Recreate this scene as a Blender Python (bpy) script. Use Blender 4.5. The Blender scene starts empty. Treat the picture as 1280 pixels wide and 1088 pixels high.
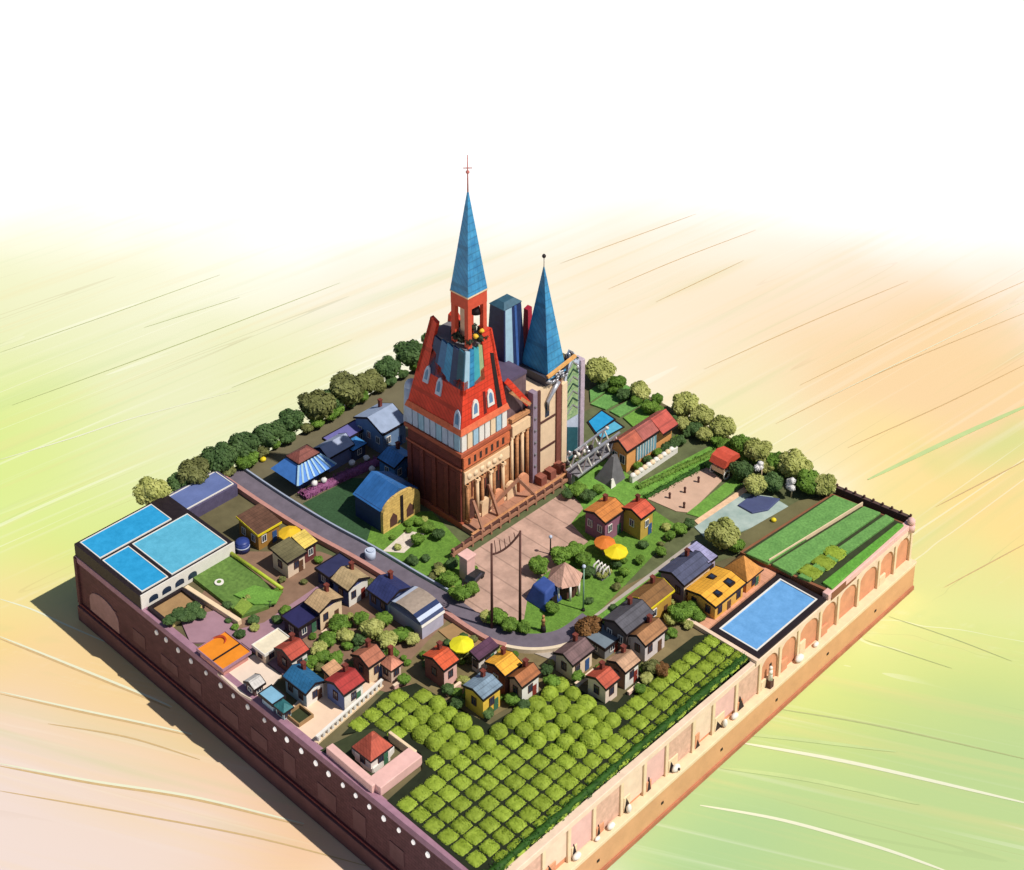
import bpy, math, random
from mathutils import Vector
random.seed(7)
R_ = random.Random(11)
S = bpy.context.scene
COL = S.collection
ZG = -12.5                       # the painted sheet the block stands on (block top is z = 0)

# ------------------------------------------------------------------ survey: photograph -> world
FX = 2111.265; CX, CY = 640., 0.; HY = -766.; H = 181.165
P = math.atan((CY-HY)/FX); cp, sp = math.cos(P), math.sin(P)
def raw(px, py, z=0):
    a = (px-CX)/FX; b = -(py-CY)/FX
    r = (a, cp+b*sp, -sp+b*cp); t = (z-H)/r[2]
    return r[0]*t, r[1]*t
c0 = (-2.4979288, 234.847596); ANG = math.radians(-43.75541606)
ca, sa = math.cos(ANG), math.sin(ANG)
def A(px, py, z=0):
    x, y = raw(px, py, z); x -= c0[0]; y -= c0[1]
    return x*ca+y*sa, -x*sa+y*ca
def W2(X, Y, Z):
    x = X*ca-Y*sa+c0[0]; y = X*sa+Y*ca+c0[1]; z = Z-H
    zc = y*cp-z*sp; up = y*sp+z*cp
    return CX+FX*x/zc, CY-FX*up/zc
def ZAT(X, Y, py):
    lo, hi = -60, 150
    for _ in range(50):
        m = (lo+hi)/2
        if W2(X, Y, m)[1] > py: lo = m
        else: hi = m
    return lo
def poly(pts, z=0): return [A(x, y, z) for x, y in pts]

# ------------------------------------------------------------------ materials
def lin(c): return tuple(((v/255+.055)/1.055)**2.4 if v > 10 else v/255/12.92 for v in c)
ALB = .74
MATS = {}
class N:
    def __init__(s, m): s.t = m.node_tree; s.n = s.t.nodes; s.l = s.t.links
    def new(s, t, **k):
        o = s.n.new(t)
        for a, b in k.items(): setattr(o, a, b)
        return o
    def link(s, a, b): s.l.new(a, b)
    def math(s, op, a, b=None, c=None, clamp=False):
        o = s.new('ShaderNodeMath', operation=op); o.use_clamp = clamp
        for i, v in enumerate((a, b, c)):
            if v is None: continue
            if hasattr(v, 'links') or hasattr(v, 'is_linked'): s.link(v, o.inputs[i])
            else: o.inputs[i].default_value = v
        return o.outputs[0]
    def mix(s, f, a, b, mode='MIX'):
        o = s.new('ShaderNodeMixRGB', blend_type=mode)
        for i, v in enumerate((f, a, b)):
            if hasattr(v, 'is_linked'): s.link(v, o.inputs[i])
            elif isinstance(v, tuple): o.inputs[i].default_value = (*v[:3], 1)
            else: o.inputs[i].default_value = v
        return o.outputs[0]
def mat(name, c, rough=.75, var=.22, scale=1.2, pat=None, ps=1.0, bump=.15, spec=.3, metal=0, c2=None, coat=0, rnd=0.0):
    if name in MATS: return MATS[name]
    m = bpy.data.materials.new(name); m.use_nodes = True; MATS[name] = m
    g = N(m); b = g.n['Principled BSDF']
    col = tuple(v*ALB for v in lin(c))
    b.inputs['Roughness'].default_value = rough; b.inputs['Metallic'].default_value = metal
    b.inputs['Specular IOR Level'].default_value = spec
    if coat: b.inputs['Coat Weight'].default_value = coat
    tc = g.new('ShaderNodeTexCoord'); oi = g.new('ShaderNodeObjectInfo')
    no = g.new('ShaderNodeTexNoise'); no.inputs['Scale'].default_value = scale; no.inputs['Detail'].default_value = 6; no.inputs['Roughness'].default_value = .65
    vec = g.new('ShaderNodeVectorMath', operation='ADD'); g.link(tc.outputs['Object'], vec.inputs[0])
    off = g.new('ShaderNodeCombineXYZ'); g.link(g.math('MULTIPLY', oi.outputs['Random'], 37.), off.inputs[0]); g.link(off.outputs[0], vec.inputs[1])
    g.link(vec.outputs[0], no.inputs['Vector'])
    fac = g.math('MULTIPLY_ADD', no.outputs['Fac'], 2.0, -.5, True)
    lo = tuple(v*(1-var) for v in col); hi = tuple(min(.9, v*(1+var)+.004) for v in col)
    if c2: hi = tuple(v*ALB for v in lin(c2))
    cc = g.mix(fac, lo, hi)
    if rnd:
        k = g.math('MULTIPLY_ADD', oi.outputs['Random'], 2*rnd, 1-rnd)
        cc = g.mix(1.0, cc, k, 'MULTIPLY')
    hgt = no.outputs['Fac']
    if pat in ('brick', 'stone'):
        br = g.new('ShaderNodeTexBrick'); br.inputs['Scale'].default_value = ps
        # triplanar-ish: use x+y along the wall, z up
        sx = g.new('ShaderNodeSeparateXYZ'); g.link(tc.outputs['Object'], sx.inputs[0])
        cb = g.new('ShaderNodeCombineXYZ'); g.link(g.math('ADD', sx.outputs[0], sx.outputs[1]), cb.inputs[0]); g.link(sx.outputs[2], cb.inputs[1])
        g.link(cb.outputs[0], br.inputs['Vector'])
        br.inputs['Color1'].default_value = (1, 1, 1, 1); br.inputs['Color2'].default_value = (.72, .72, .72, 1); br.inputs['Mortar'].default_value = (.42, .4, .38, 1)
        br.inputs['Mortar Size'].default_value = .025; br.inputs['Row Height'].default_value = .3 if pat == 'brick' else .55; br.inputs['Brick Width'].default_value = .7 if pat == 'brick' else 1.3
        cc = g.mix(.75, cc, br.outputs['Color'], 'MULTIPLY'); hgt = br.outputs['Fac']
    elif pat in ('tile', 'plank', 'plankx'):
        sx = g.new('ShaderNodeSeparateXYZ'); g.link(tc.outputs['Object'], sx.inputs[0])
        def saw(o, k):
            return g.math('FRACT', g.math('MULTIPLY', o, k))
        if pat == 'tile':
            a = saw(g.math('ADD', g.math('ADD', sx.outputs[2], sx.outputs[0]), 0.), 1.6*ps); bb = saw(sx.outputs[1], 2.2*ps)
            e = g.math('MULTIPLY', g.math('GREATER_THAN', a, .16), g.math('GREATER_THAN', bb, .1))
            hgt = a
        else:
            a = saw(sx.outputs[0 if pat == 'plankx' else 1], ps); e = g.math('GREATER_THAN', a, .07); hgt = e
        st_ = g.new('ShaderNodeTexNoise'); st_.inputs['Scale'].default_value = .35; st_.inputs['Detail'].default_value = 8; st_.inputs['Roughness'].default_value = .7; g.link(vec.outputs[0], st_.inputs['Vector'])
        wv = g.math('MULTIPLY_ADD', st_.outputs['Fac'], 1.1, .45)
        k = g.math('MULTIPLY', g.math('MULTIPLY_ADD', e, .3, .7), wv)
        cc = g.mix(1.0, cc, k, 'MULTIPLY')
    elif pat == 'leaf':
        n2 = g.new('ShaderNodeTexNoise'); n2.inputs['Scale'].default_value = scale*5; n2.inputs['Detail'].default_value = 3
        g.link(vec.outputs[0], n2.inputs['Vector'])
        f2 = g.math('MULTIPLY_ADD', n2.outputs['Fac'], 3., -1., True)
        cc = g.mix(g.math('MULTIPLY', f2, .55), cc, tuple(v*.45 for v in col)); hgt = n2.outputs['Fac']
        b.inputs['Subsurface Weight'].default_value = 0
    g.link(cc, b.inputs['Base Color'])
    if bump:
        bp = g.new('ShaderNodeBump'); bp.inputs['Strength'].default_value = bump; bp.inputs['Distance'].default_value = .15
        g.link(hgt, bp.inputs['Height']); g.link(bp.outputs[0], b.inputs['Normal'])
    return m
def leafmat(name, c, c2):
    if name in MATS: return MATS[name]
    m = mat(name, c, .6, .4, .8, None, bump=0, spec=.2, c2=c2, rnd=.12)
    g = N(m); b = g.n['Principled BSDF']; out = g.n['Material Output']
    tr = g.new('ShaderNodeBsdfTranslucent'); mx = g.new('ShaderNodeMixShader'); mx.inputs[0].default_value = .3
    g.link(b.inputs['Base Color'].links[0].from_socket, tr.inputs[0])
    g.link(b.outputs[0], mx.inputs[1]); g.link(tr.outputs[0], mx.inputs[2]); g.link(mx.outputs[0], out.inputs[0])
    return m
def water(name, c):
    m = mat(name, c, .12, .12, .9, None, bump=.14, spec=.5, c2=tuple(min(255, v+18) for v in c))
    return m

# palette (sRGB as the thing looks in full sun)
DARK = mat('dark_trim', (38, 26, 30), .6, .25)
INK = mat('ink_seam', (30, 26, 24), .8)
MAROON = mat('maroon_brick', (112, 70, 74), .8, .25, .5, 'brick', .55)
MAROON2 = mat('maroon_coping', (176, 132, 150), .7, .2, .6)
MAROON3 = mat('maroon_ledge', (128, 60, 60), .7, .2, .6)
MAROON4 = mat('maroon_plinth', (118, 80, 82), .75, .25, .3, bump=.2)
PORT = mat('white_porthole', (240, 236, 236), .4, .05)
PORT2 = mat('glow_porthole', (248, 244, 240), .4, .03)
for _m, _s in ((PORT, .12), (PORT2, .55)): _b = _m.node_tree.nodes['Principled BSDF']; _b.inputs['Emission Color'].default_value = (1, .96, .92, 1); _b.inputs['Emission Strength'].default_value = _s  # glow added to keep the portholes white in the wall's shade
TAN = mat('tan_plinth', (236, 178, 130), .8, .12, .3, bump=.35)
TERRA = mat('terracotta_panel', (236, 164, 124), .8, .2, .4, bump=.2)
CREAM = mat('cream_plaster', (255, 226, 186), .75, .1, .6)
CREAM2 = mat('cream_coping', (255, 224, 196), .7, .12, .5)
WHITE = mat('white_plaster', (252, 246, 236), .7, .07, .8)
PINKW = mat('pink_plaster', (250, 200, 190), .7, .12, .6)
PINKPAVE = mat('pink_paving', (202, 166, 148), .8, .2, .3, 'plank', .28)
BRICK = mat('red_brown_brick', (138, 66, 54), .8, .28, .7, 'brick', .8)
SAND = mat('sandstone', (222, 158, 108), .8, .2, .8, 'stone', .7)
SAND2 = mat('pale_sandstone', (255, 218, 174), .8, .15, .8)
REDM = mat('scarlet_shingle', (240, 70, 44), .55, .15, .5, 'tile', .6, .1)
CRIM = mat('crimson_panel', (190, 40, 66), .5, .15)
BLUESP = mat('sky_blue_slate', (40, 138, 200), .3, .2, .5, 'tile', .55, .12, c2=(78, 174, 222))
NAVY = mat('navy_panel', (44, 60, 104), .45, .25)
TEAL = mat('teal_panel', (70, 176, 190), .4, .15)
LBLUE = mat('pale_blue_panel', (176, 212, 232), .45, .1)
PALEB = mat('pale_blue_stone', (206, 216, 236), .7, .14, .9)
SILV = mat('silver_metal', (212, 212, 220), .35, .12, 1., metal=.6)
GREYM = mat('grey_stone', (132, 128, 132), .75, .2, .8)
PURPST = mat('purple_stone', (160, 140, 158), .7, .15)
TIMBER = mat('weathered_timber', (176, 126, 100), .8, .22, 1.5)
TIMBD = mat('dark_timber', (98, 62, 54), .8, .25, 1.5)
GLASS = mat('dark_glass', (46, 60, 84), .12, .2, .6, bump=0, spec=.6)
STGLASS = mat('green_stained_glass', (132, 196, 140), .2, .45, 1.6, bump=0, spec=.6, c2=(210, 232, 170))
LAWN = mat('lawn_grass', (112, 158, 58), .9, .25, .7, 'leaf', bump=.35, c2=(136, 182, 72))
LAWNB = mat('bright_grass', (122, 176, 70), .9, .25, .7, 'leaf', bump=.35, c2=(144, 200, 84))
OLIVE = mat('olive_soil', (112, 104, 72), .9, .25, .25, bump=.3)
SOIL = mat('dark_soil', (58, 66, 38), .95, .3, .6, bump=.4)
DIRT = mat('pinkish_dirt', (222, 184, 158), .9, .12, .35, bump=.2)
BROWNS = mat('brown_yard', (176, 140, 96), .9, .2, .4, bump=.25)
ROADM = mat('mauve_asphalt', (120, 110, 122), .8, .22, .5, bump=.12)
ROADG = mat('grey_paving', (190, 178, 166), .8, .14, .5, bump=.12)
POOL = water('pool_blue', (112, 176, 236))
POOL2 = water('roof_blue', (44, 166, 224))
POOL3 = water('roof_blue_pale', (96, 190, 222))
SALMON = mat('salmon_deck', (238, 172, 138), .75, .1, .4, 'plank', .8)
YELL = mat('yellow_canvas', (250, 224, 40), .6, .1)
ORANGE = mat('orange_sheet', (250, 150, 36), .6, .14, .5)
OCHRE = mat('ochre_plaster', (250, 184, 60), .7, .14, .6)
CROPM = leafmat('crop_leaf', (186, 216, 66), (208, 232, 92))
LIMEL = leafmat('lime_leaf', (204, 216, 104), (236, 236, 150))
GREENL = leafmat('green_leaf', (112, 160, 60), (160, 200, 84))
DGREENL = leafmat('dark_leaf', (80, 118, 68), (126, 158, 92))
OLIVEL = leafmat('olive_leaf', (132, 138, 80), (172, 176, 108))
BROWNL = leafmat('brown_leaf', (146, 100, 60), (186, 138, 84))
HEDGEL = leafmat('hedge_leaf', (52, 100, 36), (78, 128, 46))
STRIP = mat('green_crop_strip', (118, 178, 92), .9, .2, .5, 'leaf', bump=.35, c2=(138, 196, 104))
BARK = mat('bark', (110, 84, 62), .9, .3, 2.)
BLOSSOM = mat('white_blossom', (248, 244, 240), .7, .08)

# ------------------------------------------------------------------ mesh builder
class MB:
    def __init__(s, o=(0, 0, 0)): s.v = []; s.f = []; s.m = []; s.o = o; s.sm = []
    def add(s, vs, fs, mi=0, smooth=False):
        k = len(s.v); s.v += [(a-s.o[0], b-s.o[1], c-s.o[2]) for a, b, c in vs]
        s.f += [tuple(i+k for i in f) for f in fs]; s.m += [mi]*len(fs); s.sm += [smooth]*len(fs)
        return s
    def loft(s, lo, hi, mi=0, cap=True):         # two rings of 3-D points, same count
        n = len(lo); vs = list(lo)+list(hi)
        fs = [(i, (i+1) % n, n+(i+1) % n, n+i) for i in range(n)]
        if cap: fs += [tuple(range(n))[::-1], tuple(range(n, 2*n))]
        return s.add(vs, fs, mi)
    def prism(s, pts, z0, z1, mi=0):
        ar = sum(pts[i][0]*pts[(i+1) % len(pts)][1]-pts[(i+1) % len(pts)][0]*pts[i][1] for i in range(len(pts)))
        if ar < 0: pts = pts[::-1]
        return s.loft([(x, y, z0) for x, y in pts], [(x, y, z1) for x, y in pts], mi)
    def box(s, x0, x1, y0, y1, z0, z1, mi=0):
        return s.prism([(x0, y0), (x1, y0), (x1, y1), (x0, y1)], z0, z1, mi)
    def exX(s, prof, x0, x1, mi=0):              # profile (y, z) extruded along x
        return s.loft([(x0, y, z) for y, z in prof], [(x1, y, z) for y, z in prof], mi)
    def exY(s, prof, y0, y1, mi=0):              # profile (x, z) extruded along y
        return s.loft([(x, y1, z) for x, z in prof], [(x, y0, z) for x, z in prof], mi)
    def cone(s, c, r0, r1, z0, z1, n=12, mi=0, smooth=True):
        lo = [(c[0]+r0*math.cos(2*math.pi*i/n), c[1]+r0*math.sin(2*math.pi*i/n), z0) for i in range(n)]
        hi = [(c[0]+r1*math.cos(2*math.pi*i/n), c[1]+r1*math.sin(2*math.pi*i/n), z1) for i in range(n)]
        k = len(s.f); s.loft(lo, hi, mi)
        if smooth:
            for j in range(k, k+n): s.sm[j] = True
        return s
    def tube(s, path, r, n=7, mi=0):
        pts = [Vector(p) for p in path]; rings = []
        for i, p in enumerate(pts):
            d = (pts[min(i+1, len(pts)-1)]-pts[max(i-1, 0)]).normalized()
            u = d.cross(Vector((0, 0, 1)) if abs(d.z) < .95 else Vector((1, 0, 0))).normalized(); w = d.cross(u)
            rr = r[i] if isinstance(r, (list, tuple)) else r
            rings.append([tuple(p+u*math.cos(2*math.pi*k/n)*rr+w*math.sin(2*math.pi*k/n)*rr) for k in range(n)])
        vs = [q for ring in rings for q in ring]; fs = []
        for i in range(len(rings)-1):
            for k in range(n): fs.append((i*n+k, i*n+(k+1) % n, (i+1)*n+(k+1) % n, (i+1)*n+k))
        fs += [tuple(range(n))[::-1], tuple(range((len(rings)-1)*n, len(rings)*n))]
        return s.add(vs, fs, mi, True)
    def ball(s, c, r, n=10, m=7, mi=0, sq=(1, 1, 1), jit=0, rnd=R_):
        vs = []; fs = []
        for j in range(m+1):
            t = math.pi*j/m
            for i in range(n):
                a = 2*math.pi*i/n; q = r*(1+rnd.uniform(-jit, jit))
                vs.append((c[0]+q*sq[0]*math.sin(t)*math.cos(a), c[1]+q*sq[1]*math.sin(t)*math.sin(a), c[2]+q*sq[2]*math.cos(t)))
        for j in range(m):
            for i in range(n): fs.append((j*n+i, (j+1)*n+i, (j+1)*n+(i+1) % n, j*n+(i+1) % n))
        return s.add(vs, fs, mi, True)
    def beam(s, a, b, w, h, mi=0):               # rectangular bar from a to b
        a, b = Vector(a), Vector(b); d = (b-a).normalized()
        u = d.cross(Vector((0, 0, 1)) if abs(d.z) < .95 else Vector((1, 0, 0))).normalized()*w/2; q = u.cross(d).normalized()*h/2
        f = lambda p: [tuple(p-u-q), tuple(p+u-q), tuple(p+u+q), tuple(p-u+q)]
        return s.loft(f(a), f(b), mi)
    def mesh(s, name, mats):
        me = bpy.data.meshes.new(name); me.from_pydata(s.v, [], s.f)
        for m in (mats if isinstance(mats, (list, tuple)) else [mats]): me.materials.append(m)
        me.polygons.foreach_set('material_index', s.m); me.polygons.foreach_set('use_smooth', s.sm); me.update()
        return me
    def build(s, name, mats, parent=None, loc=None, bev=0):
        o = bpy.data.objects.new(name, s.mesh(name, mats)); COL.objects.link(o)
        if parent: o.parent = parent
        if loc: o.location = loc
        elif not parent: o.location = s.o
        if bev:
            b = o.modifiers.new('bevel', 'BEVEL'); b.width = bev; b.segments = 2; b.limit_method = 'ANGLE'
        return o
def tag(o, label, cat, group=None, kind=None):
    if label: o['label'] = label
    if cat: o['category'] = cat
    if group: o['group'] = group
    if kind: o['kind'] = kind
    return o
def thing(name, label, cat, loc, group=None, rz=0):
    o = bpy.data.objects.new(name, None); COL.objects.link(o); o.location = loc; o.rotation_euler = (0, 0, rz); o.empty_display_size = .3
    return tag(o, label, cat, group)
def struct(o): o['kind'] = 'structure'; return o
def copy_tree(o, parent=None):
    c = o.copy(); COL.objects.link(c)
    if parent: c.parent = parent
    for ch in list(o.children):
        if ch.name in COL.objects: copy_tree(ch, c)
    return c
def ribbon(pts, w):
    L, Rr = [], []
    for i, p in enumerate(pts):
        a = Vector(pts[max(i-1, 0)]); b = Vector(pts[min(i+1, len(pts)-1)]); d = (b-a).normalized(); n = Vector((-d.y, d.x))*w/2
        L.append((p[0]+n.x, p[1]+n.y)); Rr.append((p[0]-n.x, p[1]-n.y))
    return L, Rr
def smooth_path(pts, k=6):
    out = []
    for i in range(len(pts)-1):
        p0, p1, p2, p3 = (Vector(pts[max(i-1, 0)]), Vector(pts[i]), Vector(pts[i+1]), Vector(pts[min(i+2, len(pts)-1)]))
        for j in range(k):
            t = j/k
            out.append(tuple(.5*((2*p1)+(-p0+p2)*t+(2*p0-5*p1+4*p2-p3)*t*t+(-p0+3*p1-3*p2+p3)*t**3)))
    out.append(tuple(pts[-1])); return out
def ribbon_mesh(name, pts, w, z0, z1, m):
    b = MB(); L, Rr = ribbon(pts, w)
    for i in range(len(pts)-1):
        q = [L[i], Rr[i], Rr[i+1], L[i+1]]
        b.loft([(x, y, z0) for x, y in q], [(x, y, z1) for x, y in q], 0, False)
        k = len(b.v); b.add([(x, y, z1) for x, y in q], [(0, 1, 2, 3)])
    return b.build(name, m)
_zp = [0.]
def patch(name, pts, m, z=None, h=None):
    if z is None: _zp[0] += .012; z = .02+_zp[0]
    return struct(MB().prism(poly(pts), -.2, z).build(name, m))
def inside(p, pg):
    c = False; j = len(pg)-1
    for i in range(len(pg)):
        if (pg[i][1] > p[1]) != (pg[j][1] > p[1]) and p[0] < (pg[j][0]-pg[i][0])*(p[1]-pg[i][1])/(pg[j][1]-pg[i][1])+pg[i][0]: c = not c
        j = i
    return c

# ------------------------------------------------------------------ painted ground sheet
def ground_material():
    m = bpy.data.materials.new('painted_paper'); m.use_nodes = True; g = N(m); b = g.n['Principled BSDF']
    geo = g.new('ShaderNodeNewGeometry'); pos = geo.outputs['Position']
    wn = g.new('ShaderNodeTexNoise'); wn.inputs['Scale'].default_value = .018; wn.inputs['Detail'].default_value = 2
    g.link(pos, wn.inputs['Vector'])
    sub = g.new('ShaderNodeVectorMath', operation='SUBTRACT'); g.link(wn.outputs['Color'], sub.inputs[0]); sub.inputs[1].default_value = (.5, .5, .5)
    sc = g.new('ShaderNodeVectorMath', operation='SCALE'); g.link(sub.outputs[0], sc.inputs[0]); sc.inputs['Scale'].default_value = 45
    wp = g.new('ShaderNodeVectorMath', operation='ADD'); g.link(pos, wp.inputs[0]); g.link(sc.outputs[0], wp.inputs[1])
    flat = g.new('ShaderNodeVectorMath', operation='MULTIPLY'); g.link(wp.outputs[0], flat.inputs[0]); flat.inputs[1].default_value = (1, 1, 0)
    def streak(ang, along, across, seed, det=3, rough=.5):
        mp = g.new('ShaderNodeMapping', vector_type='TEXTURE'); mp.inputs['Rotation'].default_value = (0, 0, math.radians(ang)); mp.inputs['Scale'].default_value = (along, across, 1); mp.inputs['Location'].default_value = (seed, seed*.7, 0)
        # bend a little
        g.link(pos, mp.inputs[0])
        n = g.new('ShaderNodeTexNoise'); n.inputs['Scale'].default_value = 1; n.inputs['Detail'].default_value = det; n.inputs['Roughness'].default_value = rough; n.inputs['Distortion'].default_value = .35
        g.link(mp.outputs[0], n.inputs['Vector']); return n.outputs['Fac']
    sx = g.new('ShaderNodeSeparateXYZ'); g.link(pos, sx.inputs[0])
    near = g.new('ShaderNodeMapRange', interpolation_type='SMOOTHSTEP'); near.inputs['From Min'].default_value = -30; near.inputs['From Max'].default_value = 45
    g.link(g.math('SUBTRACT', sx.outputs[0], sx.outputs[1]), near.inputs['Value']); nf = near.outputs[0]
    def both(al, ac, seed, **k):
        a = streak(84, al, ac, seed, **k); c = streak(27, al, ac, seed+50, **k)
        o = g.new('ShaderNodeMix', data_type='FLOAT'); g.link(nf, o.inputs[0]); g.link(a, o.inputs[2]); g.link(c, o.inputs[3]); return o.outputs[0]
    WASH = [(850, 470, 40, (252, 238, 206), .95), (930, 540, 26, (240, 240, 176), .95), (740, 420, 34, (252, 240, 214), .9), (470, 400, 40, (244, 243, 208), .9), (340, 480, 34, (236, 241, 180), .95), (-80, 370, 50, (240, 242, 190), .8), (170, 370, 46, (246, 246, 208), .8), (-60, 470, 52, (236, 240, 188), .9), (-20, 570, 42, (224, 240, 150), 1), (130, 640, 38, (224, 241, 146), 1), (250, 500, 40, (238, 240, 196), .8),
            (520, 360, 40, (252, 244, 224), .8), (830, 360, 55, (253, 238, 210), .95), (1040, 510, 34, (246, 238, 184), .9), (1180, 430, 62, (252, 226, 192), 1), (1330, 560, 46, (250, 214, 150), 1), (1180, 480, 34, (252, 218, 168), .9),
            (1160, 610, 26, (254, 232, 164), .9), (1240, 545, 9, (206, 226, 146), .9), (1190, 570, 8, (206, 226, 146), .9), (1240, 620, 26, (254, 226, 156), 1), (1250, 680, 26, (254, 226, 150), .95), (1130, 700, 24, (246, 232, 158), .9),
            (-20, 800, 30, (250, 226, 150), 1), (150, 900, 42, (250, 216, 146), 1), (20, 930, 30, (248, 216, 166), 1), (320, 1040, 30, (248, 208, 168), 1), (60, 1090, 30, (243, 222, 208), 1), (-80, 1100, 40, (243, 224, 214), 1),
            (1020, 840, 34, (230, 236, 150), 1), (1220, 830, 36, (226, 234, 152), 1), (900, 1000, 34, (194, 218, 148), .95), (1120, 980, 36, (206, 224, 140), 1), (1000, 1090, 30, (176, 210, 152), 1), (1290, 1010, 26, (190, 216, 150), .9), (1200, 1100, 30, (194, 218, 150), .9)]
    col = tuple([.87]*3)
    for x, y, r, c, s in WASH:
        X, Y = A(x, y, ZG)
        d = g.new('ShaderNodeVectorMath', operation='DISTANCE'); g.link(flat.outputs[0], d.inputs[0]); d.inputs[1].default_value = (X, Y, 0)
        mr = g.new('ShaderNodeMapRange', interpolation_type='SMOOTHSTEP'); mr.inputs['From Min'].default_value = r*1.25; mr.inputs['From Max'].default_value = r*.15; mr.inputs['To Max'].default_value = s
        g.link(d.outputs['Value'], mr.inputs['Value'])
        col = g.mix(mr.outputs[0], col, tuple(min(.86, v*ALB*1.03) for v in lin(c)))
    # fade to white with distance, put into the sheet's colour: an uneven edge
    edge = g.new('ShaderNodeMapRange', interpolation_type='SMOOTHSTEP')
    e0 = A(640, 400, ZG); e1 = A(640, 215, ZG)
    edge.inputs['From Min'].default_value = e0[1]-e0[0]; edge.inputs['From Max'].default_value = e1[1]-e1[0]
    fs = g.new('ShaderNodeSeparateXYZ'); g.link(flat.outputs[0], fs.inputs[0])
    g.link(g.math('SUBTRACT', fs.outputs[1], fs.outputs[0]), edge.inputs['Value'])
    paint = g.math('SUBTRACT', 1., edge.outputs[0])
    # broad brush streaks of peach, green and cream
    s1 = g.math('MULTIPLY', g.math('MULTIPLY_ADD', both(90, 3.2, 3), 5., -2.7, True), .26)
    col = g.mix(g.math('MULTIPLY', s1, paint), col, tuple(v*ALB for v in lin((252, 222, 160))))
    s2 = g.math('MULTIPLY', g.math('MULTIPLY_ADD', both(80, 4.2, 21), 5., -2.8, True), .24)
    col = g.mix(g.math('MULTIPLY', s2, paint), col, tuple(v*ALB for v in lin((188, 218, 148))))
    s3 = g.math('MULTIPLY', g.math('MULTIPLY_ADD', both(110, 1.6, 77), 6., -3.5, True), .2)
    col = g.mix(g.math('MULTIPLY', s3, paint), col, (.80, .78, .68))
    # thin pen lines
    for seed, w, c, st in ((131, .0032, (176, 146, 100), .2), (177, .0028, (130, 142, 100), .2), (205, .006, (255, 253, 240), .3)):
        n = both(260, 11., seed, det=1)
        gate = g.math('MULTIPLY_ADD', both(60, 10, seed+9, det=0), 8., -4.2, True)
        d = g.math('ABSOLUTE', g.math('SUBTRACT', n, .52))
        ln = g.math('MULTIPLY', g.math('LESS_THAN', d, w), gate)
        col = g.mix(g.math('MULTIPLY', g.math('MULTIPLY', ln, st), paint), col, tuple(v*.85 for v in lin(c)))
    g.link(col, b.inputs['Base Color']); b.inputs['Roughness'].default_value = .95; b.inputs['Specular IOR Level'].default_value = .05
    return m
gb = MB(); s = 2600; k = 26
gb.add([(-s, -s, ZG), (s, -s, ZG), (s, s, ZG), (-s, s, ZG)], [(0, 1, 2, 3)])
struct(gb.build('ground', ground_material()))

STROKES = [([(0, 749), (40, 762), (82, 781), (140, 806)], .35, 0), ([(0, 796), (75, 826), (176, 867), (215, 884)], .45, 1), ([(0, 865), (94, 886), (170, 902), (240, 918)], .4, 1), ([(0, 955), (112, 976), (240, 996), (380, 1030)], .45, 1), ([(0, 989), (150, 1015), (319, 1047), (470, 1086)], .3, 2), ([(60, 905), (160, 922), (250, 950)], .3, 2),
           ([(875, 1007), (980, 1026), (1100, 1060), (1190, 1092)], .6, 0), ([(976, 887), (1100, 908), (1290, 951)], .3, 3), ([(927, 929), (1070, 955), (1290, 1006)], .7, 0), ([(900, 960), (1010, 975), (1150, 1006)], .8, 4), ([(1111, 771), (1190, 798), (1265, 827)], .16, 3), ([(1080, 800), (1190, 836)], .14, 3), ([(900, 915), (1000, 925), (1120, 940)], .7, 4),
           ([(0, 575), (90, 548), (170, 522), (300, 488)], .4, 0), ([(0, 441), (130, 396), (275, 344)], .2, 3), ([(15, 507), (220, 432), (425, 354)], .24, 3), ([(180, 410), (300, 372)], .16, 3), ([(290, 485), (440, 425)], .16, 3),
           ([(970, 530), (1110, 462), (1290, 388)], .22, 2), ([(880, 462), (1010, 404), (1135, 352)], .2, 2), ([(760, 362), (850, 324), (945, 288)], .18, 2), ([(1000, 482), (1140, 414), (1290, 348)], .2, 2), ([(1060, 560), (1180, 506), (1290, 452)], .24, 2), ([(1170, 634), (1290, 572)], .26, 2), ([(1085, 600), (1200, 545), (1290, 505)], 1.1, 4), ([(820, 378), (930, 326)], .18, 2), ([(1180, 735), (1290, 676)], .22, 2), ([(700, 330), (870, 268)], .16, 2), ([(1030, 500), (1290, 372)], .2, 0)]
SM = [mat('paint_cream', (246, 247, 216), .95, .02, bump=0, spec=.05), None, mat('paint_tan', (222, 190, 138), .95, .1, bump=0, spec=.05), mat('paint_olive', (192, 200, 140), .95, .1, bump=0, spec=.05), mat('paint_green', (206, 226, 156), .95, .08, .2, bump=0, spec=.05)]
for k, (pts, w_, kd) in enumerate(STROKES):
    base = smooth_path(poly(pts, ZG), 10)
    for m_, off, zz in (((SM[0], 0, .02), (SM[2], -.4, .012)) if kd == 1 else ((SM[kd], 0, .016),)):
        b = MB(); n_ = len(base); Lp, Rp = ribbon(base, 1.0)
        for i in range(n_-1):
            q = []
            for j in (i, i+1):
                c_ = Vector(base[j]); d_ = (Vector(Lp[j])-c_)*2; tw_ = w_*.5*math.sin(math.pi*min(1, max(.02, j/(n_-1)*.96+.02)))**.5
                q.append((c_+d_*(tw_+off), c_+d_*(-tw_+off)))
            z_ = ZG+zz+k*.003; b.add([(*q[0][0], z_), (*q[0][1], z_), (*q[1][1], z_), (*q[1][0], z_)], [(0, 1, 2, 3)])
        struct(b.build('ground_stroke', m_))

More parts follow.
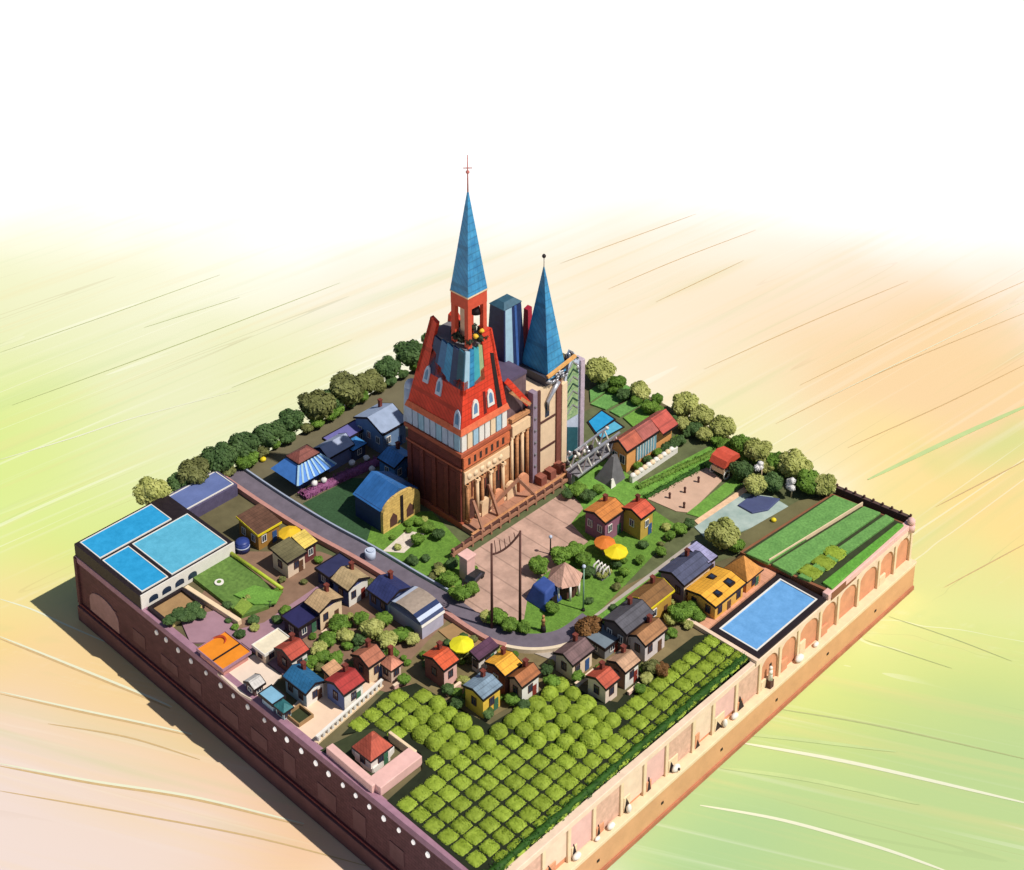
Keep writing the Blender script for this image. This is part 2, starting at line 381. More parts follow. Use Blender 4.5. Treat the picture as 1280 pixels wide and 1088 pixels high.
# ------------------------------------------------------------------ block: terrain, walls
Lc, Bc, Rc, Fc = poly([(92, 697), (624, 397), (1140, 657), (612, 1115)])
ins = lambda p, d: (p[0]-math.copysign(d, p[0]), p[1]-math.copysign(d, p[1]))
struct(MB().prism([ins(p, .9) for p in (Lc, Fc, Rc, Bc)], ZG, 0).build('terrain', OLIVE))

x0, x1, y0, y1 = Lc[0], Fc[0], Fc[1], Rc[1]
# front-left dark wall  (normal -Y)
w = thing('dark_brick_wall', 'long dark maroon retaining wall with a row of round white portholes, shaded left side of the block', 'wall', (0, y0, 0))
o = (0, y0, 0)
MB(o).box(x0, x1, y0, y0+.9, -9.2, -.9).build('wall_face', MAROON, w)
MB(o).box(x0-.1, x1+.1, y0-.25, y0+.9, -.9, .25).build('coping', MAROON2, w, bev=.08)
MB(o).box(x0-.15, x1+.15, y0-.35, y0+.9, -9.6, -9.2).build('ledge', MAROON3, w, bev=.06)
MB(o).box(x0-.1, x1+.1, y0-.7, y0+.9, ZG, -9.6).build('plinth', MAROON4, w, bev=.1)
px_ = [196, 208, 223, 239, 258, 276, 292, 310, 331, 344, 359, 377, 395, 411, 429, 445, 462, 480, 499, 517, 535]
prev = None
def wall_x(px):
    lo, hi = x0, x1
    for _ in range(40):
        mid = (lo+hi)/2
        if W2(mid, y0, -2.2)[0] < px: lo = mid
        else: hi = mid
    return lo
pm = MB(); n = 14
lo = [(.34*math.cos(2*math.pi*i/n), 0, .42*math.sin(2*math.pi*i/n)) for i in range(n)]
pm.loft([(a, .12, c) for a, _, c in lo], [(a*.8, -.14, c*.8) for a, _, c in lo])
pme = pm.mesh('porthole', PORT); pme2 = pm.mesh('porthole', PORT2)
for q in px_:
    p_ = bpy.data.objects.new('porthole', pme2 if q > 340 else pme); COL.objects.link(p_); p_.parent = w
    p_.location = (wall_x(q), -.04, -2.2+R_.uniform(-.12, .12)); p_.scale = (1.25, 1, 1.2) if R_.random() < .6 else (1.05, 1, 1.)
for i in range(12):        # faint blind bays of smoother render
    xa = x0+8+i*7.6; MB(o).box(xa, xa+R_.uniform(2.5, 4.5), y0-.09, y0, R_.uniform(-8.6, -7.6), R_.uniform(-5.8, -4.6)).build('render_patch', MAROON4, w)
# big blind arch at the left end
ar = MB(o); a0, a1 = x0+3.2, x0+11.5
prof = [(a0, -8.9)]+[((a0+a1)/2-(a1-a0)/2*math.cos(t*math.pi/10), -6.6+2.4*math.sin(t*math.pi/10)) for t in range(11)]+[(a1, -8.9)]
ar.exY(prof, y0-.14, y0).build('blind_arch', mat('dusty_render', (176, 138, 138), .8, .2, .6), w)
MB(o).box(x0-.25, x0+.5, y0-.4, y0+.9, -9.2, .0).build('corner_pilaster', MAROON, w)

# front-right arcade wall (normal +X)
w = thing('arcade_wall', 'long sunlit tan and cream arcade wall with pilasters and terracotta bays, right side of the block', 'wall', (x1, 0, 0)); o = (x1, 0, 0)
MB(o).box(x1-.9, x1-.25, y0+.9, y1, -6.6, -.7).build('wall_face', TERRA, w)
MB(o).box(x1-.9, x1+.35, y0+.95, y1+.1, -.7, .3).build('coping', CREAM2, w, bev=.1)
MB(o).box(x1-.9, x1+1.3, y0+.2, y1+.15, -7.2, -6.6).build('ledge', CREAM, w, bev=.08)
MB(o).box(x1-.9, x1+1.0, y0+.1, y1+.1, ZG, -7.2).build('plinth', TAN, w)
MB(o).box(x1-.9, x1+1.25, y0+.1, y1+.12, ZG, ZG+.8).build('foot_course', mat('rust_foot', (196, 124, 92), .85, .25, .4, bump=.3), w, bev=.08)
ys = [y1-.4]; yy = y1-.4
while yy > y0+4: yy -= R_.uniform(4.6, 6.2); ys.append(yy)
for i, yq in enumerate(ys):
    MB(o).box(x1-.3, x1+.22, yq-.32, yq+.32, -6.6, -.7).build('pilaster', CREAM, w, bev=.05)
    if i+1 < len(ys):
        ya, yb = ys[i+1]+.36, yq-.36; c_, hw = (ya+yb)/2, (yb-ya)/2
        sp_ = MB(o); zt = -.72; zs = -3.2
        arc = [(c_-hw*math.cos(t*math.pi/12), zs+min(hw, 2.1)*math.sin(t*math.pi/12)) for t in range(13)]
        sp_.exX([(ya, zs)]+[(a, z) for a, z in arc[1:-1]]+[(yb, zs), (yb, zt), (ya, zt)], x1-.26, x1-.02)
        if i < 8: sp_.build('arch_spandrel', CREAM2, w)
        else:
            MB(o).box(x1-.27, x1-.05, ya, yb, -6.6+R_.uniform(0, 1.2), -1.1).build('bay_panel', [PINKW, CREAM2, mat('dusty_pink_panel', (236, 190, 166), .8)][i % 3], w)
            MB(o).exX([(ya+.3, -6.6), (ya+R_.uniform(1, 1.9), -6.6), (ya+.7, R_.uniform(-5.2, -3.8))], x1-.06, x1+.12).build('dark_notch', DARK, w)
        if i > 4 or i % 3 == 1:
            MB(o).box(x1-.27, x1+.1, ya+.2, ya+R_.uniform(1.2, 2.6), -6.6, R_.uniform(-5.2, -4)).build('bay_block', CREAM if i % 2 else TERRA, w, bev=.1)
        if 5 < i < 8 and i % 2:
            MB(o).box(x1-.27, x1-.2, c_+.3, c_+.9, -5.6, -3.2).build('dark_niche', DARK, w)
for i in range(7):
    yq = y0+6+i*14
    MB(o).box(x1+.99, x1+1.08, yq, yq+.5, -9.9, -9.5).build('drain_hole', DARK, w)
# pale boulders and figures resting on the ledge
LED = [(997, 821, 1.0, 'cream rounded boulder on the wall ledge beneath the pool, larger of the two there', 0), (1017, 802, .62, 'small cream boulder on the wall ledge just right of the larger one beneath the pool', 0),
       (903, 884, .75, 'white rounded boulder on the wall ledge left of the pale standing figure', 0), (883, 890, .7, 'white boulder on the ledge below the far right end of the dark green hedge', 1), (833, 951, .85, 'white ring shaped boulder midway along the tan wall ledge', 2),
       (767, 998, .7, 'upright pale boulder on the ledge, left of the ring shaped boulder', 1), (751, 1022, .75, 'broad cream boulder on the ledge, right next to the upright pale one', 0), (730, 1034, .5, 'little cream boulder, smallest one near the front end of the ledge', 0), (709, 1060, .8, 'pale boulder nearest the front corner of the block', 0)]
for x, y, r, lab, kd in LED:
    X, Y = A(x, y+4, -6.6); X = x1+.55; b = MB((X, Y, -6.6)); r *= .85
    if kd == 1: b.ball((X, Y, -6.6+r*1.15), r, 10, 8, 0, (.62, .75, 1.25), .05)
    else: b.ball((X, Y, -6.6+r*.6), r, 12, 8, 0, (.7, 1.15, .7), .05)
    if kd == 2: b.ball((X+.5, Y, -6.6+r*.75), r*.32, 8, 6, 1)
    tag(b.build('boulder', [WHITE, DARK]), lab, 'boulder')
X, Y = x1+.5, A(940, 845, -6.6)[1]
st = thing('statue', 'pale robed statue on a dark plinth on the wall ledge below the pool', 'statue', (X, Y, -6.6))
MB((X, Y, -6.6)).box(X-.4, X+.4, Y-.45, Y+.45, -6.6, -5.2).build('pedestal', TIMBD, st)
b = MB((X, Y, -6.6)); b.cone((X, Y), .42, .24, -5.2, -3.3, 10); b.ball((X, Y, -3.0), .3); b.cone((X, Y), .34, .3, -4.1, -3.5, 10); b.build('figure', WHITE, st)

# ------------------------------------------------------------------ ground cover of the block
patch('lawn', [(230, 765), (480, 640), (760, 500), (1040, 610), (935, 690), (600, 800), (480, 870), (330, 840)], mat('garden_ground', (104, 110, 72), .9, .3, .4, bump=.3))
patch('yard', [(288, 592), (520, 462), (560, 520), (500, 640), (440, 690), (380, 655)], mat('dim_yard', (118, 110, 84), .9, .2, .2, bump=.2))
patch('lawn', [(378, 630), (440, 598), (500, 600), (520, 650), (468, 692)], mat('deep_lawn', (62, 98, 60), .9, .2, .6, 'leaf'))
patch('yard', [(232, 765), (300, 790), (420, 850), (500, 870), (585, 805), (560, 760), (470, 715), (400, 690), (300, 690)], mat('warm_yard', (150, 118, 96), .9, .2, .4, bump=.2))
patch('yard', [(495, 845), (600, 905), (680, 860), (820, 850), (900, 790), (872, 690), (640, 800), (560, 775)], mat('garden_yard', (138, 122, 84), .9, .25, .4, bump=.3))
patch('lawn', [(470, 640), (540, 640), (600, 705), (600, 770), (560, 750), (455, 690)], LAWN)
patch('lawn', [(600, 770), (760, 600), (850, 660), (740, 775), (660, 800)], LAWN)
patch('path', [(508, 664), (531, 668), (505, 692), (478, 690)], mat('pale_path', (236, 222, 206), .8))
patch('plaza', [(578, 758), (578, 704), (592, 690), (706, 615), (733, 632), (714, 655), (735, 678), (700, 705), (672, 725), (660, 745), (655, 775), (612, 782)], PINKPAVE)
patch('lawn', [(700, 600), (760, 575), (800, 605), (815, 625), (740, 655), (725, 630)], LAWNB)
patch('lawn', [(791, 609), (806, 622), (825, 612), (925, 570), (905, 553), (885, 560)], LAWNB)
patch('path', [(808, 624), (880, 583), (903, 601), (862, 642), (845, 640)], DIRT)
patch('lawn', [(858, 643), (915, 598), (928, 606), (875, 648)], LAWNB)
patch('path', [(868, 652), (930, 610), (934, 615), (874, 658)], mat('tan_kerb', (250, 208, 168), .8))
patch('pond', [(868, 660), (930, 618), (965, 622), (995, 640), (920, 668), (880, 672)], mat('grey_green_water', (164, 190, 180), .15, .15, .3, bump=.05, c2=(206, 220, 210)))
patch('path', [(640, 808), (735, 776), (868, 676), (880, 690), (760, 790), (700, 830)], ROADG)
patch('lawn', [(728, 785), (868, 684), (874, 690), (745, 796)], LAWNB)
patch('patio', [(350, 900), (400, 850), (470, 855), (395, 932)], mat('peach_patio', (255, 222, 192), .8, .08, .4))
patch('patio', [(272, 843), (318, 820), (352, 846), (322, 880), (300, 868)], mat('cream_patio', (250, 228, 208), .8, .08, .4))
patch('path', [(225, 775), (268, 765), (300, 788), (330, 780), (415, 722), (425, 735), (335, 805), (380, 845), (360, 850), (302, 805), (238, 805)], mat('mauve_path', (178, 138, 150), .8, .14, .3))
patch('yard', [(548, 790), (590, 768), (625, 800), (590, 826)], BROWNS)
patch('yard', [(400, 940), (470, 905), (490, 920), (465, 975)], SOIL)

# roads
rd = smooth_path(poly([(286, 590), (340, 627), (400, 664), (455, 694), (510, 727), (560, 756), (600, 783), (632, 799), (670, 804), (706, 797), (738, 775)]))
struct(ribbon_mesh('road', rd, 3.4, -.2, .32, ROADM))
L_, R__ = ribbon(rd, 4.3)
kb = ribbon_mesh('kerb_wall', [p for p in R__[:44]], .75, -.1, 1.0, mat('rose_kerb', (206, 150, 138), .6, .14))
tag(kb, 'low rose coloured kerb wall along the near side of the curving mauve road', 'kerb')
kb = ribbon_mesh('kerb_wall', [p for p in R__[42:]], .6, -.1, .8, mat('pale_kerb', (246, 226, 196), .6, .1))
tag(kb, 'low cream kerb wall round the bend of the road under the tall timber poles', 'kerb')
kb = ribbon_mesh('kerb_wall', [p for p in L_[:30]], .3, -.1, .62, mat('pale_blue_kerb', (176, 186, 206), .5, .1))
tag(kb, 'thin pale blue kerb along the castle side of the mauve road', 'kerb')
X, Y = A(463, 699); tag(MB((X, Y, 0)).cone((X, Y), .9, .9, 0, 1.7, 16).cone((X, Y), .6, .55, 1.7, 1.95, 16).build('stone_bollard', PALEB), 'squat pale round bollard where the rose kerb wall meets the navy roofed houses', 'bollard')

# ------------------------------------------------------------------ plants
def leaves(b, c, r, n, size, rnd, sq=(1, 1, .9), mi=0):
    for _ in range(n):
        d = Vector((rnd.gauss(0, 1), rnd.gauss(0, 1), rnd.gauss(0, 1)+.25)).normalized()
        q = r*(rnd.uniform(.88, 1.1))
        p = Vector((c[0]+d.x*q*sq[0], c[1]+d.y*q*sq[1], c[2]+d.z*q*sq[2]))
        nrm = (d+Vector((rnd.uniform(-.6, .6), rnd.uniform(-.6, .6), rnd.uniform(-.4, .7)))).normalized()
        u = nrm.cross(Vector((rnd.random()-.5, rnd.random()-.5, rnd.random()-.5))).normalized()*size*rnd.uniform(.6, 1.2); v = nrm.cross(u).normalized()*size*.55
        b.add([tuple(p-u), tuple(p-v), tuple(p+u), tuple(p+v)], [(0, 1, 2, 3)], mi)
def crown_mesh(seed, m, flat=.85, lobes=8, n=170, size=.13):
    rnd = random.Random(seed); b = MB()
    b.ball((0, 0, .0), .72, 14, 9, 0, (1, 1, flat), .06, rnd); leaves(b, (0, 0, 0), .76, n*2, size, rnd, (1, 1, flat))
    for i in range(lobes):
        a = 2*math.pi*i/lobes+rnd.uniform(-.3, .3); e = rnd.uniform(-.25, .9); r = rnd.uniform(.3, .46)
        c = (.62*math.cos(a)*math.cos(e), .62*math.sin(a)*math.cos(e), .62*math.sin(e)*flat)
        b.ball(c, r*.9, 10, 7, 0, (1, 1, .9), .08, rnd); leaves(b, c, r, n, size, rnd)
    return b.mesh('crown', m)
LEAFSETS = {'lime': LIMEL, 'green': GREENL, 'dark': DGREENL, 'olive': OLIVEL, 'brown': BROWNL}
CROWNS = {k: [crown_mesh(i*7+len(k), m) for i in range(3)] for k, m in LEAFSETS.items()}
TRUNK = MB().tube([(0, 0, -.1), (.03, 0, .5), (0, .02, 1.1)], [.16, .11, .07], 8).tube([(.02, 0, .5), (.25, .1, .95)], [.07, .03], 5).mesh('trunk', BARK)
def tree(x, y, r, kind, label, group, name='round_tree', cat='tree', z=0, sq=1.):
    X, Y = A(x, y, z+r*.8); t = thing(name, label, cat, (X, Y, z), group, R_.uniform(0, 6.28))
    a = bpy.data.objects.new('crown', R_.choice(CROWNS[kind])); COL.objects.link(a); a.parent = t; a.location = (0, 0, r*.85); a.scale = (r, r, r*sq*R_.uniform(.92, 1.08))
    q = bpy.data.objects.new('trunk', TRUNK); COL.objects.link(q); q.parent = t; q.scale = (r*.9, r*.9, r*.85)
    return t
G = 'trees along the back left edge'
for x, y, r, kd, lab in [(190, 616, 2.8, 'lime', 'pale lime tree at the far left end of the back row, behind the blue roof'), (243, 594, 3., 'olive', 'olive tree second from the left end of the back left row'), (275, 576, 3., 'dark', None), (306, 558, 2.9, 'dark', None), (334, 545, 2.6, 'dark', None), (350, 537, 2.2, 'dark', None), (364, 528, 2.6, 'dark', None), (222, 606, 2., 'dark', None), (415, 500, 2.6, 'dark', None), (290, 568, 2.2, 'dark', None),
                    (396, 510, 3.6, 'olive', 'big olive green tree near the middle of the back left row'), (434, 489, 3.7, 'olive', 'biggest olive tree of the back left row, right of middle'), (462, 478, 2.4, 'olive', None), (486, 462, 2.6, 'dark', None), (514, 444, 3.3, 'dark', 'tall dark tree at the back beside the red castle tower'), (548, 428, 3.3, 'dark', None), (255, 580, 1.8, 'lime', 'small lime bush in front of the olive tree by the blue roof')]:
    tree(x, y, r*1.08, kd, lab or 'dark round tree in the row along the back left edge of the block', G)
G = 'trees along the back right edge'
for x, y, r, kd, lab in [(750, 466, 3.2, 'lime', 'lime tree behind the ornate arch, first in the back right row'), (772, 480, 1.9, 'green', None), (800, 490, 2.2, 'lime', None), (822, 500, 1.3, 'green', None), (855, 508, 2.9, 'lime', 'lime tree behind the long red roofed house'), (877, 522, 2.4, 'lime', None), (903, 536, 2.5, 'lime', None), (925, 558, 2.3, 'green', None),
                    (948, 566, 2.7, 'lime', None), (972, 580, 2.2, 'green', None), (994, 584, 3.2, 'lime', 'largest lime tree in the back right row'), (1012, 604, 2.6, 'green', 'deep green tree at the lower end of the back right row'), (1030, 608, 2.5, 'lime', 'lime tree at the lower end of the row beside the striped field'), (944, 608, 2.2, 'lime', 'lime tree in front of the row beside the pond'), (965, 605, 2.0, 'dark', 'dark tree between the pond and the white blossom trees'), (926, 590, 2.2, 'dark', 'dark tree behind the red roofed cart')]:
    tree(x, y, r*1.0, kd, lab or 'round tree in the row along the back right edge of the block', G)
for (p0, p1, gname, lb, n_) in (((215, 628), (596, 418), 'bushes filling the back left tree row', 'low dark bush under the tree row along the back left edge', 24), ((748, 478), (1030, 618), 'bushes filling the back right tree row', 'low green bush under the tree row along the back right edge', 20)):
    for i in range(n_):
        f = (i+R_.random()*.6)/n_; tree(p0[0]+(p1[0]-p0[0])*f, p0[1]+(p1[1]-p0[1])*f, R_.uniform(1.1, 1.8), R_.choice(['dark', 'green', 'olive'] if p0[0] < 400 else ['green', 'green', 'dark', 'lime']), lb, gname, 'bush', 'bush', sq=.85)
for x, y, lab in [(952, 585, 'white blossom tree among the dark trees by the pond'), (990, 607, 'white blossom tree with a thin pale stem above the striped field')]:
    X, Y = A(x, y, 2.4); t = thing('blossom_tree', lab, 'tree', (X, Y, 0)); b = MB(); rnd = random.Random(x)
    for i in range(5): c = (rnd.uniform(-.7, .7), rnd.uniform(-.7, .7), 2.5+rnd.uniform(-.4, .9)); b.ball(c, .55, 8, 6, 0, (1, 1, 1), .1); leaves(b, c, .6, 60, .16, rnd)
    b.build('crown', BLOSSOM, t); MB().tube([(0, 0, 0), (.1, 0, 2.4)], [.16, .08], 6).build('trunk', CREAM, t)

# ---- crop mounds in the lattice field
def mound(seed, w=1.38, h=.46, flat=True):
    rnd = random.Random(seed); b = MB(); n = 8; vs = []; fs = []
    for j in range(n+1):
        for i in range(n+1):
            u, v = 2*i/n-1, 2*j/n-1
            k = max(abs(u), abs(v)); rr = (u*u+v*v)**.5 or 1; f = (k/rr*.24+.76) if flat else (k/rr*.8+.2)
            hh = h*(1-k**(9 if flat else 3))**.5*(1-.08*rr*rr)+rnd.uniform(-.05, .05) if k < 1 else -.1
            vs.append((u*w*f*(1+rnd.uniform(-.05, .05)), v*w*f*(1+rnd.uniform(-.05, .05)), hh))
    for j in range(n):
        for i in range(n): a = j*(n+1)+i; fs.append((a, a+1, a+n+2, a+n+1))
    b.add(vs, fs, 0, True)
    for _ in range(230):
        u, v = rnd.uniform(-.95, .95), rnd.uniform(-.95, .95); k = max(abs(u), abs(v)); rr = (u*u+v*v)**.5 or 1; f = (k/rr*.24+.76) if flat else (k/rr*.8+.2)
        z = -.03+h*(1-k**(9 if flat else 3))**.5*(1-.08*rr*rr)+rnd.uniform(-.02, .1); d = Vector((u*.9+rnd.uniform(-.5, .5), v*.9+rnd.uniform(-.5, .5), 1)).normalized()
        a = d.cross(Vector((rnd.random()-.5, rnd.random()-.5, .1))).normalized()*.15; c = d.cross(a)*.6; p = Vector((u*w*f*.97, v*w*f*.97, z))
        b.add([tuple(p-a), tuple(p-c), tuple(p+a), tuple(p+c)], [(0, 1, 2, 3)])
    return b.mesh('crop_mound', CROPM)
MOUNDS = [mound(i) for i in range(6)]; BUSHES = [mound(i+20, 1.36, 1.1, False) for i in range(5)]
FIELD = poly([(484, 1003), (603, 1104), (642, 1078), (938, 829), (895, 794), (868, 797), (800, 848), (772, 880), (742, 874), (700, 850), (668, 870), (645, 888), (612, 908), (575, 888), (520, 856), (480, 868), (428, 920), (470, 912), (526, 944), (528, 964)])
struct(MB().prism(FIELD, -.2, .3).build('field_soil', mat('field_soil', (34, 42, 20), .95, .3, .5, bump=.4)))
YARD = poly([(500, 900), (570, 868), (640, 900), (700, 858), (775, 890), (765, 930), (720, 950), (670, 930), (640, 925), (560, 945), (530, 925)])
pt = 2.62; n = 0; i0 = -20
for i in range(-2, 32):
    for j in range(-2, 42):
        X = 46.4-i*pt; Y = y0+2.2+j*pt*.98
        if not inside((X, Y), FIELD): continue
        # keep off the very rim
        if not all(inside((X+a, Y+c), FIELD) for a, c in ((.62, .62), (-.62, .62), (.62, -.62), (-.62, -.62))): continue
        rough = inside((X, Y), YARD)
        if rough and R_.random() < .02: continue
        if n >= 290: break
        o = bpy.data.objects.new('crop_bush' if rough else 'crop_mound', R_.choice(BUSHES if rough else MOUNDS)); COL.objects.link(o); n += 1
        jt = .28 if rough else .06
        o.location = (X+R_.uniform(-jt, jt), Y+R_.uniform(-jt, jt), .26); o.rotation_euler = (0, 0, R_.choice((0, 1.5708, 3.1416))+R_.uniform(-.04, .04)*(8 if rough else 1))
        s = R_.uniform(.9, 1.15) if rough else R_.uniform(.88, .93)
        o.scale = (s, s*R_.uniform(.94, 1.06), s*R_.uniform(.8, 1.2))
        if rough: tag(o, 'small rounded green crop bush in the looser rows between the houses and the lattice field', 'crop', 'loose crop bushes by the houses')
        else: tag(o, 'lime green square crop mound in the regular lattice field at the front corner', 'crop', 'crop mounds of the lattice field')
print('crop mounds', n)
# hedge along the arcade wall
def hedge(name, pts, w, h, m, label, z=0, cat='hedge', size=.16, den=26):
    b = MB(); rnd = random.Random(len(label)); pp = []
    for (xa, ya), (xb, yb) in zip(pts, pts[1:]):
        L = math.hypot(xb-xa, yb-ya); kk = max(2, int(L/.8))
        for i in range(kk): t = i/kk; pp.append((xa+(xb-xa)*t, ya+(yb-ya)*t))
    pp.append(pts[-1]); A_, B_ = ribbon(pp, w)
    rings = []
    for (p, q) in zip(A_, B_):
        c = ((p[0]+q[0])/2, (p[1]+q[1])/2); j = lambda: rnd.uniform(-.12, .12)
        rings.append([(p[0]+j(), p[1]+j(), z), (p[0]+j(), p[1]+j(), z+h*.75+j()), (c[0]+j(), c[1]+j(), z+h+j()), (q[0]+j(), q[1]+j(), z+h*.75+j()), (q[0]+j(), q[1]+j(), z)])
    vs = [v for r in rings for v in r]; fs = []
    for i in range(len(rings)-1):
        for k in range(4): fs.append((i*5+k, i*5+k+1, i*5+6+k, i*5+5+k))
    b.add(vs, fs, 0, True)
    for r in rings:
        for _ in range(den):
            a = rnd.choice(r[1:4]); p = Vector(a)+Vector((rnd.uniform(-.5, .5), rnd.uniform(-.5, .5), rnd.uniform(-.35, .15)))
            d = Vector((rnd.uniform(-1, 1), rnd.uniform(-1, 1), 1)).normalized(); u = d.cross(Vector((rnd.random()-.5, rnd.random()-.5, .1))).normalized()*size; v = d.cross(u)*.6
            b.add([tuple(p-u), tuple(p-v), tuple(p+u), tuple(p+v)], [(0, 1, 2, 3)])
    return tag(b.build(name, m), label, cat)
hedge('hedge', [(x1-1.55, y0+1.3), (x1-1.55, A(938, 829)[1])], .95, 1.0, HEDGEL, 'long dark green clipped hedge between the lattice field and the sunlit arcade wall')

# shrubs: (px, py, r, kind)
SH = {'in the castle garden left of the plaza': [(560, 725, 1.6, 'green'), (575, 742, 1.8, 'green'), (590, 737, 1.4, 'green'), (522, 675, 1.3, 'green'), (535, 660, 1.2, 'green'), (548, 668, 1.2, 'dark'), (565, 705, 1.2, 'dark'), (550, 715, 1.0, 'lime'), (515, 700, 1.0, 'dark')],
      'on the lawn at the plaza edge': [(672, 708, 1.9, 'green'), (700, 695, 1.9, 'green'), (718, 688, 1.6, 'green'), (730, 700, 1.5, 'green'), (735, 715, 1.2, 'dark'), (690, 760, 1.2, 'green')],
      'beside the road bend below the poles': [(622, 772, 1.7, 'green'), (637, 782, 1.5, 'green'), (608, 772, 1.2, 'lime'), (655, 785, 1.2, 'green')],
      'under the silver footbridge': [(722, 612, 1.6, 'green'), (735, 620, 1.4, 'dark'), (710, 618, 1.2, 'dark'), (748, 612, 1.1, 'green')],
      'among the left houses': [(424, 780, 1.7, 'green'), (432, 795, 1.4, 'lime'), (410, 800, 1.5, 'green'), (398, 812, 1.4, 'lime'), (404, 822, 1.3, 'green'), (465, 788, 2.0, 'lime'), (485, 800, 1.8, 'lime'), (452, 775, 1.4, 'green'), (480, 775, 1.5, 'green'), (500, 795, 1.5, 'green'), (450, 800, 1.2, 'dark'), (515, 800, 1.2, 'lime'), (390, 828, 1.2, 'green'), (420, 825, 1.3, 'green'), (490, 818, 1.2, 'green')],
      'beside the yellow house': [(848, 768, 1.9, 'green'), (862, 762, 1.6, 'green'), (838, 775, 1.2, 'lime'), (873, 770, 1.2, 'green'), (880, 757, 1.1, 'green')],
      'along the garden path on the right': [(850, 662, 1.3, 'green'), (838, 670, 1.0, 'green'), (862, 655, 1.1, 'dark'), (826, 690, 1.0, 'green'), (780, 715, 1.0, 'green'), (770, 705, 1.0, 'dark'), (800, 700, .9, 'green')],
      'between the houses and the crop field': [(505, 850, 1.1, 'green'), (560, 862, 1.1, 'dark'), (572, 880, 1.2, 'dark'), (640, 875, 1.2, 'green'), (655, 882, 1.1, 'dark'), (690, 852, 1.3, 'green'), (684, 838, 1.1, 'dark'), (815, 835, 1.4, 'olive'), (808, 848, 1.1, 'lime'), (722, 845, 1.1, 'green'), (610, 892, 1.0, 'dark'), (800, 862, 1.0, 'green')]}
for where, L in SH.items():
    for x, y, r, kd in L:
        tree(x, y, r, kd, '%s shrub %s' % ({'lime': 'round lime green', 'green': 'round mid green', 'dark': 'round dark green', 'olive': 'round olive green'}[kd], where), 'shrubs '+where, 'shrub', 'shrub', sq=.85)
tree(737, 786, 2.3, 'brown', 'rust brown tree at the bend where the pale path meets the road', None)
tree(903, 670, 2.9, 'lime', 'large lime tree between the navy roofed house and the olive field', None)
tree(920, 683, 1.6, 'green', 'small green tree at the corner of the striped field', None)
tree(826, 838, 1.3, 'brown', 'brown bush at the edge of the lattice field behind the tan roof', None, 'shrub', 'shrub')

# ------------------------------------------------------------------ houses
_win = {}
FOOT = []
def window_mesh(w, h, fm):
    k = (round(w, 1), round(h, 1), fm.name)
    if k not in _win:
        f = MB(); t = .1
        f.box(-w/2-t, w/2+t, -.1, .02, -h/2-t, -h/2); f.box(-w/2-t, w/2+t, -.1, .02, h/2, h/2+t)
        f.box(-w/2-t, -w/2, -.1, .02, -h/2, h/2); f.box(w/2, w/2+t, -.1, .02, -h/2, h/2); f.box(-.04, .04, -.08, .02, -h/2, h/2)
        _win[k] = (f.mesh('window', fm), MB().box(-w/2, w/2, -.05, .02, -h/2, h/2).mesh('pane', GLASS))
    return _win[k]
def put_window(t, p, w, h, face, fm):
    a, c = window_mesh(w, h, fm); o = bpy.data.objects.new('window', a); COL.objects.link(o); o.parent = t; o.location = p
    o.rotation_euler = (0, 0, 0 if face == 'y' else math.pi/2)
    q = bpy.data.objects.new('pane', c); COL.objects.link(q); q.parent = o
DOORM = {c: mat('door_'+n, c, .5, .15) for n, c in (('red', (150, 60, 50)), ('blue', (60, 96, 150)), ('brown', (110, 76, 56)), ('green', (70, 120, 90)))}
def rcol(c, tile=True, s=1.): return mat('roof_%d_%d_%d' % c, c, .65, .16, .7, 'tile' if tile else None, s, .25)
def wcol(c): return mat('wall_%d_%d_%d' % c, c, .8, .12, .8)
def ext(quad, z):
    l, t, r, b = [A(x, y, z) for x, y in quad]
    return (l[0]+t[0])/2, (b[0]+r[0])/2, (l[1]+b[1])/2, (t[1]+r[1])/2
